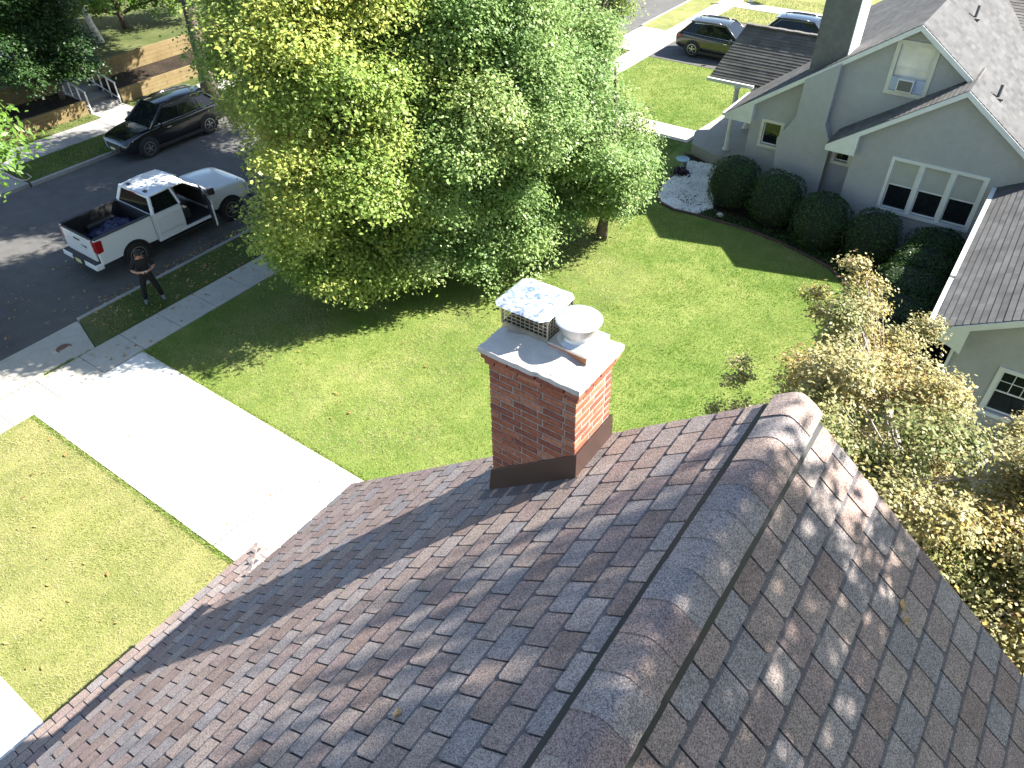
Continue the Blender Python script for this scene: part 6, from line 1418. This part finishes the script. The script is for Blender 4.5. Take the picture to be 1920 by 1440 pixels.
    m = MB(); m.tube([(-h * .55, f - .02, .70), (-h * .42, f + .02, .50), (0, f + .04, .44), (h * .42, f + .02, .50), (h * .55, f - .02, .70)], [.014] * 5, k=5); m.build('grille_trim', 'chrome', t, local=True)
    m = MB(); m.box(-.16, .16, f + .028, f + .035, .44, .55); m.build('number_plate', 'plate', t, local=True)
    m = MB(); m.bar((0, -f + 1.02, Hh - .02), (0, -f + .92, Hh + .06), .03, .02); m.build('roof_antenna', 'plastic', t, local=True)
    return t
suv((-29.78, 16.72, -.118), math.pi, 'black parked car at the far kerb facing the timber walls', 5.0, 1.94, 1.72, 2.93, 'paint_black')
suv((-14.55, 39.25, .002), -math.pi / 2, 'dark olive grey car with silver wheels parked behind the porch roof', 4.77, 1.88, 1.70, 2.74, 'paint_olive')
suv((-11.15, 42.35, .002), -math.pi / 2, 'dark blue car parked behind the stucco chimney', 4.8, 1.90, 1.66, 2.80, 'paint_navy')

# ------------------------------------------------------------------ white pickup truck
tk = thing('pickup_truck', (-22.80, 11.80, -.112), 'white pickup truck with its front passenger door open and a tarp in the bed', 'pickup truck', None, R(-.4))
W = .995; FA, RA, WR = 1.84, -1.84, .415
bt = lambda name, mb, mat, **k: mb.build(name, mat, tk, local=True, **k)
# front clip
S = [(2.84, .62, .90, .93, .80), (2.78, .52, 1.12, 1.16, .90), (2.55, .48, 1.22, 1.27, .96), (2.1, .48, 1.27, 1.33, .985), (1.5, .48, 1.31, 1.37, .99), (1.10, .48, 1.34, 1.40, .985)]
m = MB(); loft(m, [(y, ring(zb, zs, zc, w, w * .95)) for y, zb, zs, zc, w in S]); bt('front_body', m, 'paint_white', smooth=True, sub=2)
m = MB(); m.box(-.72, .72, 2.80, 2.865, .66, 1.06); bt('grille', m, 'plastic', bevel=.02)
m = MB(); m.box(-.93, .93, 2.76, 2.93, .46, .64); bt('front_bumper', m, 'chrome', bevel=.03)
for sx in (-1, 1):
    m = MB(); m.hexa([(sx * .72, 2.82, .86), (sx * .93, 2.72, .86), (sx * .95, 2.62, .86), (sx * .72, 2.7, .86), (sx * .72, 2.80, 1.08), (sx * .93, 2.70, 1.08), (sx * .95, 2.60, 1.08), (sx * .72, 2.68, 1.08)]); bt('headlight', m, 'head_clear')
# cab panels
def side(sx, y0, y1, z0=.55, z1=1.40, name='door', mat='paint_white'):
    m = MB(); x = sx * W
    m.hexa([(x - sx * .07, y0, z0), (x - sx * .02, y0, z0), (x - sx * .02, y1, z0), (x - sx * .07, y1, z0), (x - sx * .075, y0, z1), (x - sx * .025, y0, z1), (x - sx * .025, y1, z1), (x - sx * .075, y1, z1)])
    m.hexa([(x - sx * .03, y0, z0 + .08), (x, y0, z0 + .2), (x, y1, z0 + .2), (x - sx * .03, y1, z0 + .08), (x - sx * .03, y0, z1 - .01), (x - sx * .006, y0, z1 - .16), (x - sx * .006, y1, z1 - .16), (x - sx * .03, y1, z1 - .01)])
    return bt(name, m, mat, bevel=.012)
side(-1, .09, 1.08); side(-1, -.93, .07); side(1, -.93, .07)
for sx in (-1, 1):
    m = MB(); m.bar((sx * .985, -.0, 1.20), (sx * .985, -.20, 1.20), .025, .035); bt('door_handle', m, 'paint_white')
    m = MB(); m.box(min(sx * .90, sx * .985), max(sx * .90, sx * .985), -1.0, 1.12, .46, .55); bt('sill', m, 'paint_white', bevel=.02)
    m = MB(); m.box(min(sx * .86, sx * 1.0), max(sx * .86, sx * 1.0), -.85, 1.0, .33, .40); bt('running_board', m, 'plastic', bevel=.02)
    # pillars
    zb_, zt = 1.39, 1.905; xb, xt = .955, .735
    P = {'a': ((sx * .90, 1.24, 1.38), (sx * xt, .50, zt)), 'b': ((sx * xb, .06, zb_), (sx * (xt + .02), -.02, zt)), 'c': ((sx * xb, -.93, zb_), (sx * (xt + .01), -.78, zt))}
    for key, w in (('a', .07), ('b', .09), ('c', .14)):
        a, b = P[key]; m = MB(); m.bar(a, b, w, .07, (0, 1, 0) if key != 'a' else (sx, 0, 0)); bt('pillar', m, 'paint_white', bevel=.012)
    m = MB(); m.tube([(sx * .74, .52, 1.905), (sx * .765, -.1, 1.93), (sx * .745, -.80, 1.90)], [.035, .04, .035], k=8); bt('roof_rail', m, 'paint_white', smooth=True)
    m = MB(); m.tube([(sx * .46, -.66, 1.975), (sx * .56, -.68, 1.985)], [.02, .02], k=6); m.hexa([(sx * .44 - .07, -.72, 1.955), (sx * .44 + .07, -.72, 1.955), (sx * .44 + .06, -.60, 1.965), (sx * .44 - .06, -.60, 1.965), (sx * .44 - .05, -.70, 1.985), (sx * .44 + .05, -.70, 1.985), (sx * .44 + .05, -.62, 1.99), (sx * .44 - .05, -.62, 1.99)]); bt('roof_fixture', m, 'plastic')
    o = (sx, 0, .3)
    if sx < 0: panel('side_window', [(sx * .955, 1.0, 1.41), (sx * .955, .12, 1.41), (sx * .76, .04, 1.88), (sx * .755, .50, 1.88)], tk, 'car_glass', o)
    panel('side_window', [(sx * .955, .0, 1.41), (sx * .955, -.84, 1.41), (sx * .765, -.70, 1.88), (sx * .765, -.07, 1.88)], tk, 'car_glass', o)
panel('windscreen', [(-.90, 1.22, 1.38), (.90, 1.22, 1.38), (.72, .50, 1.90), (-.72, .50, 1.90)], tk, 'car_glass', (0, 1, .5), inset=.03)
panel('rear_window', [(-.88, -.955, 1.40), (.88, -.955, 1.40), (.70, -.80, 1.88), (-.70, -.80, 1.88)], tk, 'car_glass', (0, -1, .2), inset=.05)
m = MB(); m.hexa([(-.95, -.93, 1.385), (.95, -.93, 1.385), (.95, -.98, 1.385), (-.95, -.98, 1.385), (-.95, -.925, 1.42), (.95, -.925, 1.42), (.95, -.97, 1.42), (-.95, -.97, 1.42)]); m.hexa([(-.74, -.77, 1.86), (.74, -.77, 1.86), (.74, -.83, 1.86), (-.74, -.83, 1.86), (-.72, -.76, 1.92), (.72, -.76, 1.92), (.72, -.81, 1.92), (-.72, -.81, 1.92)]); bt('window_frame', m, 'paint_white')
m = MB(); m.box(-.16, .16, -.865, -.85, 1.875, 1.90); bt('brake_light', m, 'tail_red')
m = MB(); m.box(-.95, .95, -1.0, -.94, .5, 1.38); bt('cab_back', m, 'paint_white')
m = MB(); R_ = []
for i in range(9):
    u = i / 8; y = .55 - 1.36 * u; z = 1.905 + .045 * math.sin(math.pi * min(1, u * .9 + .08))
    R_.append([(-.77, y, z - .015), (-.62, y, z + .028), (-.3, y, z + .042), (0, y, z + .046), (.3, y, z + .042), (.62, y, z + .028), (.77, y, z - .015)])
m.add([p for r_ in R_ for p in r_], [(i * 7 + j, i * 7 + j + 1, (i + 1) * 7 + j + 1, (i + 1) * 7 + j) for i in range(8) for j in range(6)])
bt('roof', m, 'paint_white', smooth=True)
m = MB(); m.box(-.72, .72, -.78, .48, 1.885, 1.90); bt('headliner', m, 'seat')
# cabin inside, seen through the open door
m = MB(); m.box(-.90, .90, -.93, 1.15, .52, .60); bt('cab_floor', m, 'plastic')
m = MB(); m.box(-.88, .88, .98, 1.18, .85, 1.34); bt('dashboard', m, 'plastic', bevel=.05)
for xx in (-.42, .42):
    m = MB(); m.box(xx - .27, xx + .27, -.02, .50, .62, .98); m.hexa([(xx - .27, -.16, .92), (xx + .27, -.16, .92), (xx + .27, .06, .92), (xx - .27, .06, .92), (xx - .23, -.30, 1.58), (xx + .23, -.30, 1.58), (xx + .23, -.14, 1.58), (xx - .23, -.14, 1.58)]); bt('seat', m, 'seat', bevel=.04)
    m = MB(); m.box(xx - .13, xx + .13, -.31, -.20, 1.60, 1.80); bt('headrest', m, 'seat', bevel=.03)
m = MB(); m.box(-.75, .75, -.88, -.50, .62, 1.0); bt('rear_seat', m, 'seat', bevel=.04)
m = MB(); m.tube([(-.42 + .19 * math.cos(a), .78 + .06 * math.sin(a), 1.20 + .17 * math.sin(a)) for a in [i * math.pi / 8 for i in range(17)]], [.016] * 17, k=6, cap=False); bt('steering_wheel', m, 'plastic')
# open passenger door, hinged at the front
dr = bpy.data.objects.new('open_door', None)
m = MB(); m.hexa([(-.05, -.97, .56), (0, -.97, .66), (0, 0, .66), (-.05, 0, .56), (-.055, -.97, 1.39), (-.01, -.97, 1.37), (-.01, 0, 1.37), (-.055, 0, 1.39)])
me = m.mesh('open_door', 'paint_white'); dr = link('open_door', me, tk, local=True, bevel=.012); dr.location = (W, 1.06, 0); dr.rotation_euler.z = R(66)
dr['label'] = 'open front passenger door'
m = MB(); m.box(-.085, -.052, -.90, -.06, .66, 1.34); m.build('door_card', 'seat', dr, local=True, bevel=.015)
m = MB(); m.bar((-.03, -.03, 1.38), (-.22, -.52, 1.88), .05, .03, (1, 0, 0)); m.bar((-.22, -.52, 1.88), (-.21, -1.0, 1.88), .05, .03, (1, 0, 0)); m.bar((-.21, -1.0, 1.88), (-.04, -.96, 1.38), .05, .03, (1, 0, 0)); m.build('window_frame', 'plastic', dr, local=True)
panel('side_window', [(-.03, -.07, 1.40), (-.04, -.94, 1.40), (-.205, -.97, 1.86), (-.215, -.53, 1.86)], dr, 'car_glass', (1, 0, 0), t=.005)
m = MB(); m.box(.03, .26, -.16, -.05, 1.30, 1.52); m.build('mirror', 'plastic', dr, local=True, bevel=.03)
# bed
for sx in (-1, 1):
    x0, x1 = (W - .13, W - .012) if sx > 0 else (-W + .012, -W + .13)
    m = MB(); m.hexa([(x0, -2.98, .58), (x1, -2.98, .58), (x1, -1.02, .58), (x0, -1.02, .58), (x0, -2.98, 1.42), (x1 - sx * .02 if sx > 0 else x1, -2.98, 1.42), (x1 - sx * .02 if sx > 0 else x1, -1.02, 1.42), (x0 if sx > 0 else x0 + .02, -1.02, 1.42)])
    bt('bed_side', m, 'paint_white', bevel=.025)
    lx = x0 - .006 if sx > 0 else x1 + .006
    m = MB(); m.box(lx - .004, lx + .004, -2.96, -1.03, .86, 1.42); bt('bed_liner', m, 'plastic')
    m = MB(); m.box(x0 - .015, x1 + .004, -2.97, -1.02, 1.424, 1.448); bt('bed_rail', m, 'plastic', bevel=.008)
    m = MB(); m.box(min(sx * .62, sx * .86), max(sx * .62, sx * .86), -2.35, -1.35, .86, 1.10); bt('wheel_housing', m, 'plastic', bevel=.05)
    m = MB(); m.hexa([(sx * .80, -3.015, .98), (sx * 1.0, -2.99, .98), (sx * 1.0, -2.80, 1.0), (sx * .8, -2.98, .98), (sx * .79, -3.015, 1.38), (sx * .985, -2.99, 1.38), (sx * .985, -2.76, 1.36), (sx * .79, -2.98, 1.38)]); bt('tail_light', m, 'tail_red', bevel=.015)
    for yy in (FA, RA):
        arch(tk, sx * (W - .002), yy, WR * 1.06, 'black', .45); wheel(tk, sx * (W - .115), yy, WR, .28, spokes=6, rim='alloy')
m = MB(); m.box(-.86, .86, -2.96, -1.02, .80, .86); bt('bed_floor', m, 'plastic')
m = MB(); m.box(-.86, .86, -1.05, -1.005, .86, 1.42); bt('bed_front', m, 'plastic')
m = MB(); m.box(-.79, .79, -3.03, -2.965, .66, 1.42); bt('tailgate', m, 'paint_white', bevel=.02)
m = MB(); m.box(-.79, .79, -2.962, -2.955, .86, 1.42); bt('bed_liner', m, 'plastic')
m = MB(); m.box(-.79, .79, -3.035, -2.955, 1.424, 1.444); bt('tailgate_cap', m, 'plastic', bevel=.006)
m = MB(); m.box(-.16, .16, -3.042, -3.03, 1.20, 1.26); bt('tailgate_handle', m, 'plastic')
m = MB(); m.hexa([(-.96, -3.22, .46), (.96, -3.22, .46), (.98, -2.95, .46), (-.98, -2.95, .46), (-.96, -3.20, .64), (.96, -3.20, .64), (.98, -2.95, .64), (-.98, -2.95, .64)]); bt('rear_bumper', m, 'paint_white', bevel=.03)
m = MB(); m.box(-.9, .9, -3.19, -2.98, .642, .656); bt('bumper_step', m, 'plastic')
m = MB(); m.box(-.30, .30, -3.235, -3.20, .46, .66); bt('plate_recess', m, 'plastic')
m = MB(); m.box(-.155, .155, -3.245, -3.236, .49, .63); bt('number_plate', m, 'plate')
cu = bpy.data.curves.new('lettering', 'FONT'); cu.body = 'F-150'; cu.size = .13; cu.extrude = .003; cu.align_x = 'CENTER'; cu.shear = .2
o = bpy.data.objects.new('lettering_curve', cu); COL.objects.link(o)
me = bpy.data.meshes.new_from_object(o.evaluated_get(bpy.context.evaluated_depsgraph_get())); bpy.data.objects.remove(o, do_unlink=True)
me.materials.clear(); me.materials.append(MT['plastic'])
o = bpy.data.objects.new('lettering', me); COL.objects.link(o); o.parent = tk; o.location = (.30, -3.034, 1.02); o.rotation_euler = (R(90), 0, 0)
m = MB(); m.box(-.45, .45, -2.6, 2.5, .32, .48); bt('chassis', m, 'black')
# blue tarp heaped in the bed
n = 22; vs = []
gt = np.random.default_rng(12)
for j in range(n + 1):
    for i in range(n + 1):
        u, v = i / n, j / n; x = -.70 + 1.36 * u; y = -2.5 + 1.42 * v
        hgt = .30 * math.sin(math.pi * u) ** .7 * math.sin(math.pi * v) ** .6 + .09 * (vnoise(np.array([u * 4.2]), np.array([v * 4.5]), 1.6)[0] - .5) * 2 + .04 * gt.normal() * (0 < i < n and 0 < j < n)
        vs.append((x, y, .875 + max(0.0, hgt)))
m = MB(); m.add(vs, [(j * (n + 1) + i, j * (n + 1) + i + 1, (j + 1) * (n + 1) + i + 1, (j + 1) * (n + 1) + i) for j in range(n) for i in range(n)])
o = m.build('blue_tarp', 'tarp', smooth=True); o.location = tk.location; o.rotation_euler = tk.rotation_euler
tag(o, 'crumpled dark blue tarp lying in the bed of the pickup', 'tarp')

# ------------------------------------------------------------------ person with a controller
def person(loc, heading):
    J = {'pelvis': (0, 0, .95, .15, .115), 'waist': (0, -.01, 1.10, .165, .120), 'chest': (0, 0, 1.33, .185, .125), 'neck': (0, .035, 1.49, .062, .062), 'head0': (0, .075, 1.56, .075, .085), 'head1': (0, .10, 1.645, .082, .100), 'head2': (0, .085, 1.735, .062, .075)}
    E = [('pelvis', 'waist'), ('waist', 'chest'), ('chest', 'neck'), ('neck', 'head0'), ('head0', 'head1'), ('head1', 'head2')]
    for s, q in ((-1, 'l'), (1, 'r')):
        J.update({'sh' + q: (s * .175, -.005, 1.425, .078, .075), 'ua' + q: (s * .255, -.02, 1.28, .062, .060), 'el' + q: (s * .305, -.01, 1.135, .052, .050), 'fa' + q: (s * .21, .15, 1.13, .045, .045), 'wr' + q: (s * .095, .275, 1.155, .032, .030), 'pa' + q: (s * .065, .325, 1.175, .036, .024),
                  'hp' + q: (s * .10, 0, .86, .105, .105), 'th' + q: (s * .145, .01, .68, .105, .105), 'kn' + q: (s * .185, .025, .49, .085, .085), 'ca' + q: (s * .215, .0, .30, .080, .080), 'an' + q: (s * .235, -.02, .105, .066, .066), 'ft' + q: (s * .25, .05, .055, .050, .045), 'to' + q: (s * .262, .155, .045, .042, .034)})
        E += [('chest', 'sh' + q), ('sh' + q, 'ua' + q), ('ua' + q, 'el' + q), ('el' + q, 'fa' + q), ('fa' + q, 'wr' + q), ('wr' + q, 'pa' + q), ('pelvis', 'hp' + q), ('hp' + q, 'th' + q), ('th' + q, 'kn' + q), ('kn' + q, 'ca' + q), ('ca' + q, 'an' + q), ('an' + q, 'ft' + q), ('ft' + q, 'to' + q)]
        for k, (dx, dz, ln) in enumerate(((.0, -.030, .055), (.0, -.010, .066), (.0, .010, .070), (.0, .028, .064))):
            a, b = 'f%d%s0' % (k, q), 'f%d%s1' % (k, q)
            J[a] = (s * .052, .355, 1.175 + dz, .010, .010); J[b] = (s * (.052 - .030), .355 + ln * .35, 1.172 + dz, .008, .008)
            E += [('pa' + q, a), (a, b)]
        J['t' + q + '0'] = (s * .040, .315, 1.208, .011, .011); J['t' + q + '1'] = (s * .022, .345, 1.212, .009, .009); E += [('pa' + q, 't' + q + '0'), ('t' + q + '0', 't' + q + '1')]
    names = list(J); me = bpy.data.meshes.new('person_frame')
    me.from_pydata([J[n_][:3] for n_ in names], [(names.index(a), names.index(b)) for a, b in E], [])
    o = bpy.data.objects.new('person_frame', me); COL.objects.link(o)
    o.modifiers.new('skin', 'SKIN'); sd = o.modifiers.new('sub', 'SUBSURF'); sd.levels = 2; sd.render_levels = 2
    sv = me.skin_vertices[0].data
    for i, n_ in enumerate(names):
        sv[i].radius = J[n_][3:5]; sv[i].use_root = (n_ == 'pelvis')
    dg = bpy.context.evaluated_depsgraph_get(); ev = o.evaluated_get(dg); body = bpy.data.meshes.new_from_object(ev); body.name = 'person'
    bpy.data.objects.remove(o, do_unlink=True)
    for k in ('skin', 'shirt', 'trousers', 'shoe'): body.materials.append(MT[k])
    seg = [(Vector(J[a][:3]), Vector(J[b][:3]), a, b) for a, b in E]
    def kind(c):
        if abs(c.x) < .20 and c.y < .20 and 1.0 < c.z < 1.47: return 1
        best = None
        for a, b, na, nb in seg:
            d = b - a; t = max(0, min(1, (c - a).dot(d) / d.length_squared)); q = (c - (a + d * t)).length
            if best is None or q < best[0]: best = (q, na, nb, t)
        _, na, nb, t = best
        if nb.startswith(('head',)) or na.startswith('head'): return 0
        if nb == 'neck': return 1 if t < .75 else 0
        if nb[:2] in ('fa', 'wr', 'pa') or na[:2] in ('pa',) or (na[0] in 'ft' and na[1:2].isdigit()): return 0
        if nb[:2] == 'el': return 1 if t < .75 else 0
        if nb[:2] in ('ft', 'to'): return 3
        if nb[:2] in ('hp', 'th', 'kn', 'ca', 'an'): return 2
        if nb == 'waist': return 2 if c.z < 1.0 else 1
        if nb[0] in 'ft': return 0
        return 1
    body.polygons.foreach_set('material_index', [kind(p.center) for p in body.polygons])
    body.polygons.foreach_set('use_smooth', [True] * len(body.polygons))
    p = bpy.data.objects.new('person', body); COL.objects.link(p); p.location = loc; p.rotation_euler.z = heading
    # hair, nose, ears
    m = MB(); k = 16
    prof = [(.098, 0.0), (.106, .03), (.104, .07), (.085, .11), (.045, .135), (.004, .142)]
    m.lathe(prof, (0, 0, 0), k=k); h = m.build('hair', 'hair', p, smooth=True, local=True); h.location = (0, .082, 1.645); h.rotation_euler.x = R(-14); h.scale = (.92, 1.08, .95)
    m = MB(); m.hexa([(-.013, .185, 1.625), (.013, .185, 1.625), (.010, .19, 1.655), (-.010, .19, 1.655), (-.014, .212, 1.615), (.014, .212, 1.615), (.006, .198, 1.655), (-.006, .198, 1.655)]); m.build('nose', 'skin', p, local=True)
    for s in (-1, 1):
        m = MB(); m.lathe([(.004, 0), (.012, .004), (.004, .008)], (s * .032, .186, 1.655), axis='y', k=10); m.build('eye', 'black', p, local=True)
        m = MB(); m.box(s * .080, s * .100, .085, .115, 1.60, 1.665); m.build('ear', 'skin', p, local=True, bevel=.008)
    m = MB(); m.box(-.025, .025, .182, .187, 1.583, 1.590); m.build('mouth', 'lip', p, local=True)
    return p
mt('skin', (.42, .22, .15), .55); mt('lip', (.30, .12, .10), .5); mt('shirt', (.005, .005, .007), .85, var=.2); mt('trousers', (.005, .005, .006), .85, var=.2); mt('shoe', (.17, .18, .20), .7, var=.3, vscale=20); mt('hair', (.010, .009, .008), .7)
HD = math.atan2(-8.8, 19.6) - math.pi / 2
pe = person((-19.58, 8.90, .0), HD)
tag(pe, 'person in black clothes and grey shoes standing on the verge by the pickup', 'person')
m = MB(); m.box(-.075, .075, -.028, .028, -.009, .009); o = m.build('remote_controller', simple('controller', (.72, .72, .73), .4), bevel=.006)
q = Matrix.Rotation(HD, 3, 'Z') @ Vector((0, .352, 1.192)); o.location = Vector((-19.58, 8.90, 0)) + q; o.rotation_euler = (R(35), 0, HD)
tag(o, 'small white remote controller held in the hands of the person', 'controller')
